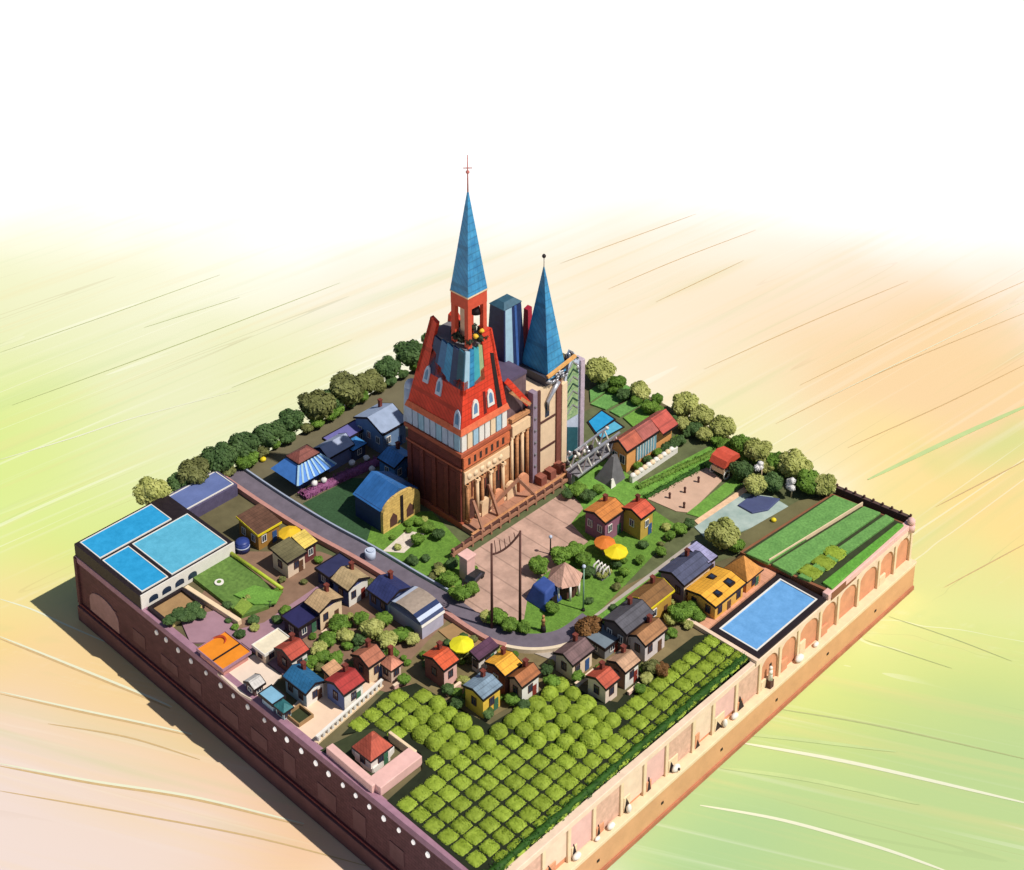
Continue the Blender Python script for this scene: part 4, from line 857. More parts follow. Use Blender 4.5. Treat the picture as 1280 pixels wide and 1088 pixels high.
yq = pq[2]-1.9; tag(MB((pq[0], yq, 0)).box(pq[0]-5, pq[1]+1.6, yq-.3, yq+.35, -.1, .8).build('cream_kerb', CREAM2), 'thin cream kerb between the pool and the lattice field', 'kerb')
# yellow house with dark square skylights
quad = [(857, 741), (889, 709), (935, 727), (897, 758)]
yh = house('yellow roofed house with dark square skylights beside the salmon deck', quad, 3.2, 'gy', .5, mat('yellow_roof', (252, 184, 62), .65, .14, .6, 'tile', .8, .15), (250, 190, 90), 'yellow_house', 'house', chim=False)
a0, a1, b0, b1 = ext(quad, 3.2); cxx, cyy = (a0+a1)/2, (b0+b1)/2
def on_roof(fx, fy, s_):
    x = a0+(a1-a0)*fx; y = b0+(b1-b0)*fy; z = 3.2+.5*(1-abs(fx-.5)*2)+.2
    f = MB((cxx, cyy, 0)).box(x-s_, x+s_, y-s_*.9, y+s_*.9, z-.3, z+.22).build('skylight', DARK, yh); MB((cxx, cyy, 0)).box(x-s_*.55, x+s_*.55, y-s_*.5, y+s_*.5, z+.2, z+.26).build('pane', GLASS, f)
on_roof(.72, .72, .75); on_roof(.76, .3, .6); on_roof(.26, .62, .6)

# ------------------------------------------------------------------ back right quarter
for lab, pg in [('small green field plot next to the ornate arch', [(737, 488), (763, 470), (775, 476), (738, 502)]), ('second green field plot behind the long red roofed house', [(738, 505), (777, 478), (797, 490), (757, 512)]),
                ('third green field plot near the two small blue ponds', [(762, 514), (800, 492), (812, 499), (775, 521)]), ('light green plot just behind the long red roofed house', [(779, 522), (812, 502), (832, 510), (792, 534)])]:
    pp = poly(pg, .3); tag(MB((*pp[0], 0)).prism(pp, -.1, .35).build('field_plot', STRIP if 'light' not in lab else LAWNB, bev=.06), lab, 'field')
for lab, pg, m in (('bright blue small pond by the ornate arch', [(736, 527), (752, 514), (767, 524), (745, 540)], POOL2), ('pale blue small pond nearer the silver footbridge', [(746, 541), (768, 527), (778, 534), (752, 548)], POOL3)):
    pp = poly(pg, .25); b = thing('small_pond', lab, 'pond', (*pp[0], 0)); MB((*pp[0], 0)).prism(pp, -.1, .25).build('water', m, b)
    c = Vector((sum(p[0] for p in pp)/4, sum(p[1] for p in pp)/4)); big = [tuple(c+(Vector(p)-c)*1.18) for p in pp]; MB((*pp[0], 0)).prism(big, -.1, .2).build('rim', DARK, b)
# long house with red roofs
zl = 4.6; la = A(766, 551, zl); lb = A(787, 566, zl); lc = A(870, 532, zl)
X0, X1 = la[0], A(783, 566, zl)[0]; Y0, Y1 = A(785, 566, zl)[1], A(845, 530, zl)[1]
lh = thing('long_house', 'long house with a three part brownish red roof and white garden front behind the plaza', 'house', ((X0+X1)/2, Y0, 0)); o = ((X0+X1)/2, Y0, 0); cxx = (X0+X1)/2
Y2 = A(880, 545, zl)[1]; d3 = (Y2-Y0)/3; RED1 = rcol((190, 96, 70)); RED2 = rcol((176, 94, 84)); RED3 = rcol((200, 88, 74))
print('long', X0, X1, Y0, Y1, Y2)
MB(o).exY([(X0+.3, -.1), (X1-.3, -.1), (X1-.3, zl), (cxx, zl+1.2), (X0+.3, zl)], Y0+.3, Y2-.3).build('wall', wcol((248, 176, 104)), lh)
for i, m in enumerate((RED1, RED2, RED3)):
    ya, yb = Y0+i*d3+(.06 if i else 0), Y0+(i+1)*d3; dx = .9 if i == 2 else 0
    MB(o).exY([(X0, zl-.1), (cxx, zl+1.3), (X1+dx, zl-.1-dx*.4), (X1+dx, zl+.15-dx*.4), (cxx, zl+1.6), (X0, zl+.15)][::-1], ya, yb).build('roof', m, lh)
    MB(o).box(X1+dx, X1+dx+.1, ya, yb, zl-.3-dx*.4, zl+.1-dx*.4).build('eaves_trim', DARK, lh)
MB(o).exY([(X0-.05, zl-.25), (cxx, zl+1.15), (X1+.05, zl-.25), (X1+.05, zl+.2), (cxx, zl+1.68), (X0-.05, zl+.2)][::-1], Y0-.12, Y0).build('gable_trim', DARK, lh)
MB(o).box(X1-.28, X1-.1, Y0+2.8, Y0+2*d3-.5, 1.2, zl-.5).build('glazed_front', mat('pale_teal_glass', (130, 176, 190), .15, .25, .5, bump=0, spec=.6), lh)
for i in range(7): yq = Y0+3+i*(2*d3-4)/6.5; MB(o).box(X1-.1, X1, yq-.08, yq+.08, 1.2, zl-.5).build('mullion', WHITE, lh)
for i in range(2): put_window(lh, (-cxx+(X0+(i+.6)*(X1-X0)/2.3), .26, 2.4), 1.0, 1.6, 'y', WHITE)
gw = thing('garden_wall', 'white lumpy garden wall with dark gaps in front of the long red roofed house', 'wall', (X1+2.2, Y0, 0)); o = (X1+2.2, Y0, 0)
MB(o).box(X1+1.9, X1+2.6, Y0-1.5, Y2-2, 0, 1.3).build('wall_body', WHITE, gw, bev=.1)
for i in range(11): yq = Y0-1+i*(Y2-Y0-2)/10.5; MB(o).ball((X1+2.25, yq, 1.35), .62, 10, 7, 0, (.8, 1, .8), .05).build('dome_cap', [WHITE, CREAM][i % 2], gw)
for i in range(6): tree(*W2(X1+1.0, Y0+2+i*2.8, 1.0), 1.0, ['green', 'dark'][i % 2], 'small shrub between the long house and its white garden wall', 'shrubs at the long house front', 'shrub', 'shrub')
for i in range(4): tree(*W2(X1+1.5, Y2-4+i*1.3, 1.2), 1.2, 'dark', 'dark bush at the right end of the long red roofed house', 'bushes at the long house end', 'shrub', 'shrub')
# hedge line along lawn
hedge('hedge', [A(797, 612), A(905, 561)], .8, .7, GREENL, 'low green hedge along the long lawn in front of the white garden wall')
hedge('hedge', [A(806, 624), A(880, 584)], .7, .6, HEDGEL, 'low dark hedge between the long lawn and the dirt path')
for i, (x, y) in enumerate([(873, 604), (856, 617), (837, 624), (855, 636)]):
    X, Y = A(x, y); tag(MB((X, Y, 0)).cone((X, Y), .22, .18, 0, 1.0, 8).ball((X, Y, 1.1), .26, 8, 6).build('path_bollard', TIMBD), 'short dark bollard on the pinkish dirt path', 'bollard', 'bollards on the dirt path')
# red roofed cart
X, Y = A(905, 590); ct = thing('market_cart', 'red hooded market cart with white wheels at the end of the dirt path', 'cart', (X, Y, 0)); o = (X, Y, 0)
MB(o).box(X-1.4, X+1.4, Y-1.9, Y+1.9, .9, 1.8).build('body', CREAM, ct)
MB(o).exX([(Y-2.3, 2.6), (Y+2.3, 2.8), (Y+2.0, 3.6), (Y, 4.1), (Y-1.6, 3.7)], X-1.7, X+1.7).build('hood', mat('cart_red', (222, 90, 66), .6), ct)
for sx_ in (-1, 1):
    for sy_ in (-1, 1):
        MB(o).tube([(X+sx_*1.4, Y+sy_*1.7, 1.7), (X+sx_*1.4, Y+sy_*1.7, 2.9)], .08, 6).build('post', DARK, ct)
        wl = MB(o); n_ = 14; rg = [(X+sx_*1.5, Y+sy_*1.3+.8*math.cos(2*math.pi*i/n_), .8+.8*math.sin(2*math.pi*i/n_)) for i in range(n_+1)]; wl.tube(rg, .14, 6); q = wl.build('wheel', WHITE, ct)
        MB(o).beam((X+sx_*1.5, Y+sy_*1.3-.8, .8), (X+sx_*1.5, Y+sy_*1.3+.8, .8), .1, .1).beam((X+sx_*1.5, Y+sy_*1.3, 0.05), (X+sx_*1.5, Y+sy_*1.3, 1.55), .1, .1).build('spokes', DARK, q)
# tarp by the pond
tp = poly([(922, 634), (940, 621), (975, 626), (960, 640), (940, 644)]); tag(MB((*tp[0], 0)).prism(tp, -.1, .5).build('pond_cover', mat('navy_tarp', (84, 92, 132), .5, .15, .5), bev=.1), 'navy blue cover lying over the far end of the grey green pond', 'cover')

# ------------------------------------------------------------------ back left quarter
def gab(lab, quad, z, roof, rise, rc, wc, **k): return house(lab, quad, z, roof, rise, rc, wc, **k)
pv = gab('pavilion with a brown upper roof above a ribbed blue awning', [(356, 572), (380, 556), (400, 563), (378, 580)], 5.6, 'hip', 1., (140, 80, 70), (90, 100, 150), name='pavilion', cat='pavilion', chim=False, door='')
a0, a1, b0, b1 = ext([(356, 572), (380, 556), (400, 563), (378, 580)], 5.6); o = tuple(pv.location)
aw = MB(o); d = 2.0; zz0, zz1 = 3.0, 5.2
for lo_, hi_ in [([(a0-d, b0-d, zz0), (a1+d, b0-d, zz0), (a1+d, b1+d, zz0), (a0-d, b1+d, zz0)], [(a0, b0, zz1), (a1, b0, zz1), (a1, b1, zz1), (a0, b1, zz1)])]: aw.loft(lo_, hi_)
aw.build('awning', mat('awning_blue', (84, 146, 230), .5, .15), pv)
for i in range(8):
    f = i/7; MB(o).beam((a1+d, b0-d+(b1-b0+2*d)*f, zz0+.1), (a1, b0+(b1-b0)*f, zz1+.1), .35, .2).build('awning_rib', LBLUE, pv)
tn = gab('pale grey ridge tent beside the brick strip building', [(394, 562), (424, 540), (436, 556), (412, 577)], 3.2, 'gy', 1.1, (170, 180, 206), (120, 130, 170), name='ridge_tent', cat='tent', chim=False, tile=False, win='', door='')
bs_ = gab('purple roofed low building with a brick window strip', [(400, 552), (440, 527), (460, 534), (424, 556)], 2.8, 'flat', 0, (120, 116, 180), (196, 110, 90), name='brick_pavilion', cat='building', tile=False)
ks = gab('little blue roofed kiosk on the olive yard', [(428, 556), (444, 544), (458, 554), (442, 564)], 2.6, 'hip', .6, (80, 160, 230), (70, 80, 110), name='kiosk', cat='kiosk', chim=False, door='')
gd = gab('bluish grey roofed hall left of the castle tower', [(448, 520), (474, 503), (502, 524), (478, 550)], 4.6, 'gy', 1.6, (160, 176, 204), (120, 150, 190), name='grey_hall', cat='hall', tile=False)
cb = gab('cobalt roofed shop against the castle base', [(474, 573), (498, 556), (516, 570), (494, 588)], 3.6, 'gx', .9, (84, 150, 214), (80, 140, 200), name='blue_shop', cat='shop')
pb = smooth_path(poly([(379, 623), (400, 612), (440, 594), (475, 578)])); hedge('flower_hedge', pb, 1.6, 1.1, mat('plum_flowers', (150, 70, 120), .8, .35, 1.5, 'leaf', c2=(186, 120, 170)), 'long plum coloured flower hedge across the back left yard', cat='hedge')
for x, y in ((393, 606), (405, 602), (440, 580), (458, 574), (465, 588)): X, Y = A(x, y, 1.2); tag(MB((X, Y, 1)).ball((X, Y, 1.5), .6, 8, 6, 0, (1, 1, .8), .15).build('flower_clump', BLOSSOM), 'white flower clump growing along the plum coloured hedge', 'flowers', 'white clumps on the plum hedge')
X, Y = A(329, 577); tag(MB((X, Y, 0)).ball((X, Y, .45), .6, 8, 6, 0, (1, 1, .7), .1).build('flower_clump', YELL), 'single yellow flower clump in the back left yard behind the road', 'flowers')
# chapel with cream arch front beside castle
a0, a1, b0, b1 = ext([(446, 610), (495, 583), (520, 612), (468, 640)], 5.)
ch = thing('blue_chapel', 'chapel with deep blue roof and a cream arched mosaic front by the castle base', 'chapel', ((a0+a1)/2, (b0+b1)/2, 0)); cxx, cyy = (a0+a1)/2, (b0+b1)/2; o = (cxx, cyy, 0); print('chapel', a0, a1, b0, b1)
MB(o).box(a0+.3, a1-.3, b0+.3, b1-.3, -.1, 4.6).build('wall', NAVY, ch)
MB(o).exX([(b0, 4.4), (b1, 4.4), (cyy, 6.8)], a0, a1-.2).build('roof', mat('deep_blue_roof', (52, 112, 180), .5, .2, .5, 'plankx', 1.2), ch)
hw = (b1-b0)/2-.2; ap = [(cyy-hw, -.1)]+[(cyy-hw*math.cos(t*math.pi/14), 3.6+2.6*math.sin(t*math.pi/14)) for t in range(15)]+[(cyy+hw, -.1)]
MB(o).exX(ap, a1-.3, a1+.3).build('arch_front', mat('mosaic_cream', (255, 208, 120), .7, .3, 1.6, 'stone', 1.1), ch)
MB(o).box(a1+.3, a1+.42, cyy-.3, cyy+.3, 0, 5.6).build('centre_pier', DARK, ch)
for sd in (-1, 1): MB(o).exX([(cyy+sd*1.9-.8, .6), (cyy+sd*1.9+.8, .6), (cyy+sd*1.9+.8, 2.2), (cyy+sd*1.9, 3.1), (cyy+sd*1.9-.8, 2.2)], a1+.3, a1+.36).build('window', TIMBD, ch)

# ------------------------------------------------------------------ castle
X0, X1, Y0, Y1 = -19.3, -6.3, -2.0, 9.0
cs = thing('castle', 'tall castle church with scarlet tower, blue spires and brown brick base', 'castle', ((X0+X1)/2, (Y0+Y1)/2, 0)); O = tuple(cs.location)
def part(name, b, m, par=cs, bev=0): return b.build(name, m, par, bev=bev)
ZB = ZAT(-6.3, -2., 566); ZR0 = ZAT(-6.3, -2, 541); ZR1 = 35.2
print('castle z', ZB, ZR0)
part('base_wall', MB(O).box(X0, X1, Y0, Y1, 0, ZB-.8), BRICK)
part('cornice', MB(O).box(X0-.5, X1+.5, Y0-.5, Y1+.5, ZB-.8, ZB), mat('brick_cornice', (186, 96, 66), .75, .2), bev=.08)
part('cornice', MB(O).box(X0-.3, X1+.3, Y0-.3, Y1+.3, ZB-3.6, ZB-3.2), mat('brick_cornice', (186, 96, 66)), bev=.06)
part('plinth', MB(O).box(X0-.4, X1+.4, Y0-.4, Y1+.2, 0, 1.2), mat('brick_cornice', (186, 96, 66)), bev=.08)
for i in range(5):
    xq = X0+.5+i*(X1-X0-1)/4; part('pilaster', MB(O).box(xq-.5, xq+.5, Y0-.28, Y0, 1.2, ZB-3.6), BRICK, bev=.05)
for i in range(4):
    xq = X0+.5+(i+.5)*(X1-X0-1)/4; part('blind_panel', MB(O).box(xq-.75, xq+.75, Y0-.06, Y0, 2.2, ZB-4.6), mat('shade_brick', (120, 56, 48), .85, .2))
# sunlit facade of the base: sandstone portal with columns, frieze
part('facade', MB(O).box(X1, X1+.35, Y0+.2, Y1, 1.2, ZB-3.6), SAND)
part('frieze', MB(O).box(X1+.35, X1+.6, Y0+.2, Y1, ZB-6.2, ZB-3.9), SAND2, bev=.05)
for i in range(6): yq = Y0+1.3+i*1.5; part('frieze_relief', MB(O).ball((X1+.62, yq, ZB-5.05), .55, 8, 6, 0, (.4, 1, 1), .2), CREAM)
part('frieze', MB(O).box(X1+.3, X1+.62, Y0, Y1, ZB-3.1, ZB-1.0), mat('rust_frieze', (224, 120, 76), .75, .3, 1.5))
for i, yq in enumerate((Y0+.7, Y0+3.0, Y0+4.2, Y0+6.2, Y0+7.0, Y0+9.2)): part('column', MB(O).cone((X1+.7, yq), .36, .3, 1.2, ZB-6.2, 10).box(X1+.3, X1+1.12, yq-.45, yq+.45, ZB-6.7, ZB-6.2).box(X1+.3, X1+1.12, yq-.45, yq+.45, 1.2, 1.7), SAND2 if i % 2 else SAND)
for yq, w_ in ((Y0+3.6, .45), (Y0+5.2, .7), (Y0+8.1, .8)): part('lancet_window', MB(O).exX([(yq-w_, 2.4), (yq+w_, 2.4), (yq+w_, ZB-8), (yq, ZB-7), (yq-w_, ZB-8)], X1+.35, X1+.42), mat('portal_dark', (70, 50, 44), .6))
for i in range(7): yq = Y0+1+i*1.35; part('frieze_slot', MB(O).box(X1+.5, X1+.64, yq, yq+.55, ZB-2.7, ZB-1.4), mat('portal_dark', (70, 50, 44)))
for i in range(9): yq = Y0+.9+i*1.05; part('facade_rib', MB(O).box(X1+.35, X1+.5, yq, yq+.2, 5.5, ZB-6.3), [SAND2, BRICK, SAND][i % 3])
for yq in (Y0+3.4, Y0+6.8): part('portal_niche', MB(O).exX([(yq, 1.3), (yq+1.7, 1.3), (yq+1.7, 4.4), (yq+.85, 5.6), (yq, 4.4)], X1+.35, X1+.46), mat('portal_dark', (70, 50, 44)))
dq_ = MB(O).exX([(Y0+1., 1.2), (Y0+2.6, 1.2), (Y0+2.6, 4.2)]+[(Y0+1.8+.8*math.cos(a*math.pi/8), 4.2+.9*math.sin(a*math.pi/8)) for a in range(1, 8)]+[(Y0+1., 4.2)], X1+.35, X1+.45); part('door', dq_, TIMBD)
# pale blue band of upright panels
npl = 9
for i in range(npl):
    xa, xb = X0+(X1-X0)*i/npl, X0+(X1-X0)*(i+.86)/npl; part('band_panel', MB(O).box(xa, xb, Y0-.2, Y0+.4, ZB, ZR0+.4-R_.uniform(0, .5)), [PALEB, PALEB, LBLUE][i % 3], bev=.08)
for i in range(8):
    ya, yb = Y0+(Y1-Y0)*i/8, Y0+(Y1-Y0)*(i+.84)/8; part('band_panel', MB(O).box(X1-.4, X1+.2, ya, yb, ZB, ZR0+.4-R_.uniform(0, .8)), [WHITE, CREAM, LBLUE, WHITE][i % 4], bev=.08)
part('band_core', MB(O).box(X0+.2, X1-.2, Y0+.2, Y1-.2, ZB, ZR0+.3), NAVY)
part('drain_bulge', MB(O).cone((X0-.2, Y0+1.2), 1.5, 1.2, ZB-.5, ZB+6.5, 16).ball((X0-.2, Y0+1.2, ZB+6.5), 1.2, 14, 8), PALEB)
# scarlet mantle: tapering, jagged top
Tf, Tl, Tr = A(581, 430, ZR1), A(537, 404, ZR1), A(632, 420, ZR1)
tx0, tx1, ty0, ty1 = (Tl[0]), Tf[0], (Tf[1]+Tl[1])/2, Tr[1]
print('tower top', Tf, Tl, Tr)
bx0, bx1, by0, by1 = X0+.1, X1+.1, Y0-.1, Y1-.1
def lvl(z):
    t = (z-ZR0)/(ZR1-ZR0); t = max(0, t)
    return (bx0+(tx0-bx0)*t, bx1+(tx1-bx1)*t, by0+(ty0-by0)*t, by1+(ty1-by1)*t)
def ring(z, d=0): a, b_, c, d_ = lvl(z); return [(a-d, c-d, z), (b_+d, c-d, z), (b_+d, d_+d, z), (a-d, d_+d, z)]
zm = 25.6
part('scarlet_mantle', MB(O).loft(ring(ZR0), ring(zm)), REDM)
def facepiece(side, f0, f1, zt0, zt1, d=.12, z0=zm-.05, th=.7):
    # slab on one face of the tapering tower, between fractions f0..f1 of the face, top heights zt0, zt1
    def pt_(f, z, dd):
        a, b_, c, e = lvl(z)
        return {'-y': (a+(b_-a)*f, c-dd, z), '+x': (b_+dd, c+(e-c)*f, z), '+y': (b_+(a-b_)*f, e+dd, z), '-x': (a-dd, e+(c-e)*f, z)}[side]
    q = [(f0, z0), (f1, z0), (f1, zt1), (f0, zt0)]
    return MB(O).loft([pt_(f, z, 0-th) for f, z in q], [pt_(f, z, 0) for f, z in q])
part('blue_drum', MB(O).loft(ring(zm, -.5), ring(33.2, -.45)), NAVY)
for side, L in {'-y': [(0, .2, 36.6, 36.0), (.2, .34, 31.5, 30.5), (.34, .5, 29, 28.6), (.5, .62, 28, 27.4), (.62, .78, 27, 26.6), (.78, .9, 27.6, 28.2), (.9, 1., 28.4, 28.)],
                '+x': [(0, .12, 28, 28), (.12, .3, 26.4, 26.2), (.3, .48, 27, 27.6), (.48, .6, 28.6, 29), (.6, .96, 35.6, 35.4)], '+y': [(0, .3, 35.4, 35), (.3, .7, 29, 29), (.7, 1, 33, 36)], '-x': [(0, .25, 36, 35), (.25, .75, 30, 30), (.75, 1, 35, 36.6)]}.items():
    for f0, f1, a, c in L: part('mantle_tooth', facepiece(side, f0, f1, a, c), REDM)
for side, L in {'-y': [(.22, .4, NAVY), (.4, .55, mat('steel_blue', (70, 120, 170), .45)), (.55, .7, BLUESP), (.7, .84, NAVY), (.84, .98, mat('deep_teal', (40, 90, 110), .45))], '+x': [(.02, .16, LBLUE), (.16, .3, BLUESP), (.3, .46, TEAL), (.46, .58, mat('sage_panel', (170, 190, 140), .6))]}.items():
    for f0, f1, m in L: part('drum_panel', facepiece(side, f0, f1, 33.6, 33.2, th=.3, z0=26.5).build.__self__, m)
# mantle windows
def mwin(side, f, z, w_, h_):
    def pt_(ff, zz, dd):
        a, b_, c, e = lvl(zz)
        return {'-y': (a+(b_-a)*ff, c-dd, zz), '+x': (b_+dd, c+(e-c)*ff, zz)}[side]
    shp = [(-1, -1), (1, -1), (1, .3), (.6, .8), (0, 1), (-.6, .8), (-1, .3)]
    q = part('mantle_window', MB(O).loft([pt_(f+u*w_, z+v*h_, -.1) for u, v in shp], [pt_(f+u*w_, z+v*h_, .22) for u, v in shp]), PALEB if side == '-y' else WHITE)
    part('pane', MB(O).loft([pt_(f+u*w_*.55, z+v*h_*.6, .2) for u, v in shp], [pt_(f+u*w_*.55, z+v*h_*.6, .25) for u, v in shp]), mat('window_blue', (110, 150, 190), .3), q)
for f, z in ((.24, 26.2), (.52, 25.2), (.93, 21.2)): mwin('-y', f, z, .055, 1.7)
for f, z in ((.3, 22.2), (.66, 22.6)): mwin('+x', f, z, .075, 1.7)
part('mantle_slot', facepiece('+x', .80, .90, 31, 30.6, th=-.06, z0=ZR0+.6), DARK)
part('mantle_slot', facepiece('+x', .50, .56, 24.4, 24.2, th=-.06, z0=ZR0+1), mat('dark_red_slot', (110, 30, 30), .7))
part('mantle_skirt', MB(O).loft(ring(ZR0-.5, .35), ring(ZR0+.6, .12)), mat('coral_skirt', (240, 120, 80), .7))
# terrace with planting at the tower top, lantern and spire
a, b_, c, e = lvl(33.2); part('terrace', MB(O).box(a+.4, b_-.4, c+.4, e-.4, 33.2, 33.6), GREYM)
cxy = A(586.5, 416, 35); hx = 1.55; hy = 1.75; zl0 = 33.6; zl1 = ZAT(cxy[0]+hx, cxy[1]-hy, 372); zap = ZAT(*cxy, 238); zfin = ZAT(*cxy, 194)
print('lantern', cxy, zl1, zap, zfin)
rnd = random.Random(5); PLT = leafmat('black_green_leaf', (50, 60, 50), (84, 92, 70))
for i in range(16):
    tp_ = MB(O)
    an = i*.7; q = (cxy[0]+(hx+.8)*math.cos(an)*rnd.uniform(.8, 1.3), cxy[1]+(hy+.8)*math.sin(an)*rnd.uniform(.8, 1.2), 34.4+rnd.uniform(-.2, .8)); tp_.ball(q, .55, 7, 5, 0, (1, 1, 1), .15); leaves(tp_, q, .65, 40, .28, rnd); part('roof_plant', tp_, PLT)
part('roof_flowers', MB(O).ball((cxy[0]+hx+.7, cxy[1]-hy+1, 35.6), .5, 8, 6, 0, (1, 1, .8), .15).ball((cxy[0]+hx+.7, cxy[1]-hy+2.4, 36), .45, 8, 6, 0, (1, 1, .8), .15), mat('marigold', (250, 200, 60), .7))
LM = mat('lantern_red', (220, 84, 56), .65, .15)
for i, (sx_, sy_) in enumerate(((-1, -1), (1, -1), (1, 1), (-1, 1))): part('lantern_post', MB(O).box(cxy[0]+sx_*hx-.42, cxy[0]+sx_*hx+.42, cxy[1]+sy_*hy-.42, cxy[1]+sy_*hy+.42, zl0, zl1-2), LM)
part('lantern_head', MB(O).box(cxy[0]-hx-.45, cxy[0]+hx+.45, cxy[1]-hy-.45, cxy[1]+hy+.45, zl1-2.2, zl1), LM)
part('lantern_core', MB(O).box(cxy[0]-.9, cxy[0]+.5, cxy[1]-hy+.6, cxy[1]-.2, zl0, zl1-2.2), mat('peach_core', (250, 216, 180), .7))
part('bell', MB(O).cone((cxy[0]+.6, cxy[1]+1.0), .9, .5, zl1-4.4, zl1-3, 14).ball((cxy[0]+.6, cxy[1]+1., zl1-3), .5), DARK)
part('spire_trim', MB(O).box(cxy[0]-hx-.55, cxy[0]+hx+.55, cxy[1]-hy-.55, cxy[1]+hy+.55, zl1, zl1+.25), SAND2)
def spire(nm, cxy, hx, hy, z0, z1, m, par=cs):
    r = [(cxy[0]-hx, cxy[1]-hy, z0), (cxy[0]+hx, cxy[1]-hy, z0), (cxy[0]+hx, cxy[1]+hy, z0), (cxy[0]-hx, cxy[1]+hy, z0)]; k = .03
    return part(nm, MB(O).loft(r, [(cxy[0]+(p[0]-cxy[0])*k, cxy[1]+(p[1]-cxy[1])*k, z1) for p in r]), m, par)
spire('spire', cxy, hx+.5, hy+.5, zl1+.25, zap, BLUESP)
part('finial', MB(O).cone(cxy, .13, .07, zap-.3, zfin, 8).ball((*cxy, zap+3.2), .32, 8, 6).beam((cxy[0]-.5, cxy[1]-.5, zap+3.9), (cxy[0]+.5, cxy[1]+.5, zap+3.9), .12, .12), mat('coral_metal', (206, 120, 110), .5))
# square striped turret behind
q0 = (-12.5, 9.6); cxt = [x for x in [(-30+i*.1) for i in range(400)] if abs(W2(x, 16., 25)[0]-632) < .4][0]; q0 = (cxt, 16.); zt_ = ZAT(*q0, 378)
tw = [(-1.7, -2.1), (1.7, -2.1), (1.7, 2.1), (-1.7, 2.1)]
part('turret', MB(O).loft([(q0[0]+a*1.5, q0[1]+c*1.4, 14) for a, c in tw], [(q0[0]+a, q0[1]+c, zt_) for a, c in tw]), NAVY)
for f0, f1, m in ((.05, .42, LBLUE), (.58, .7, mat('mid_blue', (70, 110, 180), .45))):
    ln_ = lambda z, f, d: (q0[0]+1.7*(1.5-.5*(z-14)/(zt_-14))+d, q0[1]-2.1*(1.4-.4*(z-14)/(zt_-14))+2*2.1*(1.4-.4*(z-14)/(zt_-14))*f, z)
    sh_ = [(f0, 17), (f1, 17), (f1, zt_-.2), (f0, zt_-.2)]; part('turret_stripe', MB(O).loft([ln_(z, f, -.05) for f, z in sh_], [ln_(z, f, .08) for f, z in sh_]), m)
part('turret_cap', MB(O).loft([(q0[0]+a*1.08, q0[1]+c*1.08, zt_) for a, c in tw], [(q0[0]+a*.5, q0[1]+c*.6, zt_+.8) for a, c in tw]), mat('teal_slate', (60, 100, 120), .5))
# nave between the towers
part('nave_wall', MB(O).box(-15, -6.4, Y1+.002, 14.4, 0, 15.5), SAND)
part('upper_nave', MB(O).box(-15, -7.0, Y1+.1, 14.4, 15.5, 22.5), mat('grey_brown_boards', (124, 100, 104), .75, .2, .6, 'plank', 1.1))
part('nave_roof', MB(O).box(-15.2, -6.8, Y1+.1, 14.4, 22.5, 23.1), mat('slate_purple', (96, 84, 110), .6, .2, .6))
for i, yq in enumerate((9.9, 11.2, 12.5, 13.8)): part('column', MB(O).cone((-6.1, yq), .34, .3, 1.2, 12, 10).box(-6.45, -5.75, yq-.42, yq+.42, 12, 12.5), [SAND2, SAND][i % 2])
for yq in (10.55, 11.85, 13.15): part('lancet_window', MB(O).exX([(yq-.4, 3), (yq+.4, 3), (yq+.4, 10), (yq, 11), (yq-.4, 10)], -6.4, -6.34), mat('portal_dark', (70, 50, 44)))
part('cornice', MB(O).box(-6.5, -5.6, Y1+.6, 14.4, 12.5, 14.6), SAND2, bev=.06); part('cornice', MB(O).box(-6.5, -5.7, Y1+.6, 14.4, 15.2, 15.9), SAND, bev=.06)
part('flying_buttress', MB(O).beam((-6.0, 8.6, 24), (-5.6, 13.4, 17.5), .5, 1.0), REDM); part('flying_buttress', MB(O).beam((-5.9, 9.4, 21.5), (-5.5, 13.8, 17.2), .4, .6), SAND)
# cream second tower
TX0, TX1, TY0, TY1 = -12.5, -5.6, 14.4, 22.4; z2 = ZAT(TX1, TY0, 492)
print('z2', z2)
part('cream_tower', MB(O).box(TX0, TX1, TY0, TY1, 0, z2), mat('cream_stone', (252, 220, 182), .75, .1, .8))
for z in (z2*.33, z2*.62): part('string_course', MB(O).box(TX1, TX1+.14, TY0+2.1, TY1-2.1, z, z+.4), TIMBD)
part('corner_pier', MB(O).box(TX1-.8, TX1+.5, TY0-.2, TY0+.9, 0, z2+.2), PURPST, bev=.06); part('corner_pier', MB(O).box(TX1-.8, TX1+.35, TY0+.95, TY0+1.9, 0, z2-.2), TIMBD, bev=.05)
part('corner_pier', MB(O).box(TX1-.6, TX1+.3, TY1-1.9, TY1-.7, 0, z2-.3), mat('chestnut_pier', (140, 84, 70), .75), bev=.05); part('corner_pier', MB(O).box(TX1-.6, TX1+.4, TY1-.65, TY1+.4, 0, z2-1.5), CREAM, bev=.05)
for i in range(7): part('pier_stud', MB(O).ball((TX1+.5, TY0+.35, 2+i*2.4), .3, 7, 5), GREYM)
part('lancet_window', MB(O).exX([(TY0+3.4, z2*.66), (TY0+4.4, z2*.66), (TY0+4.4, z2*.8), (TY0+3.9, z2*.86), (TY0+3.4, z2*.8)], TX1, TX1+.08), GLASS)
part('scroll_bracket', MB(O).tube([(TX1+.3, TY0+6.4, z2-.4), (TX1+.5, TY0+5, z2-1.4), (TX1+.5, TY0+3.6, z2-3), (TX1+.4, TY0+3.8, z2-5)], [.5, .45, .35, .2], 8), SILV)
for i in range(4): part('lintel_panel', MB(O).box(TX0+.8+i*1.5, TX0+1.8+i*1.5, TY0-.1, TY0, 12, z2-.6), mat('grey_brown_shutter', (120, 100, 104), .7))
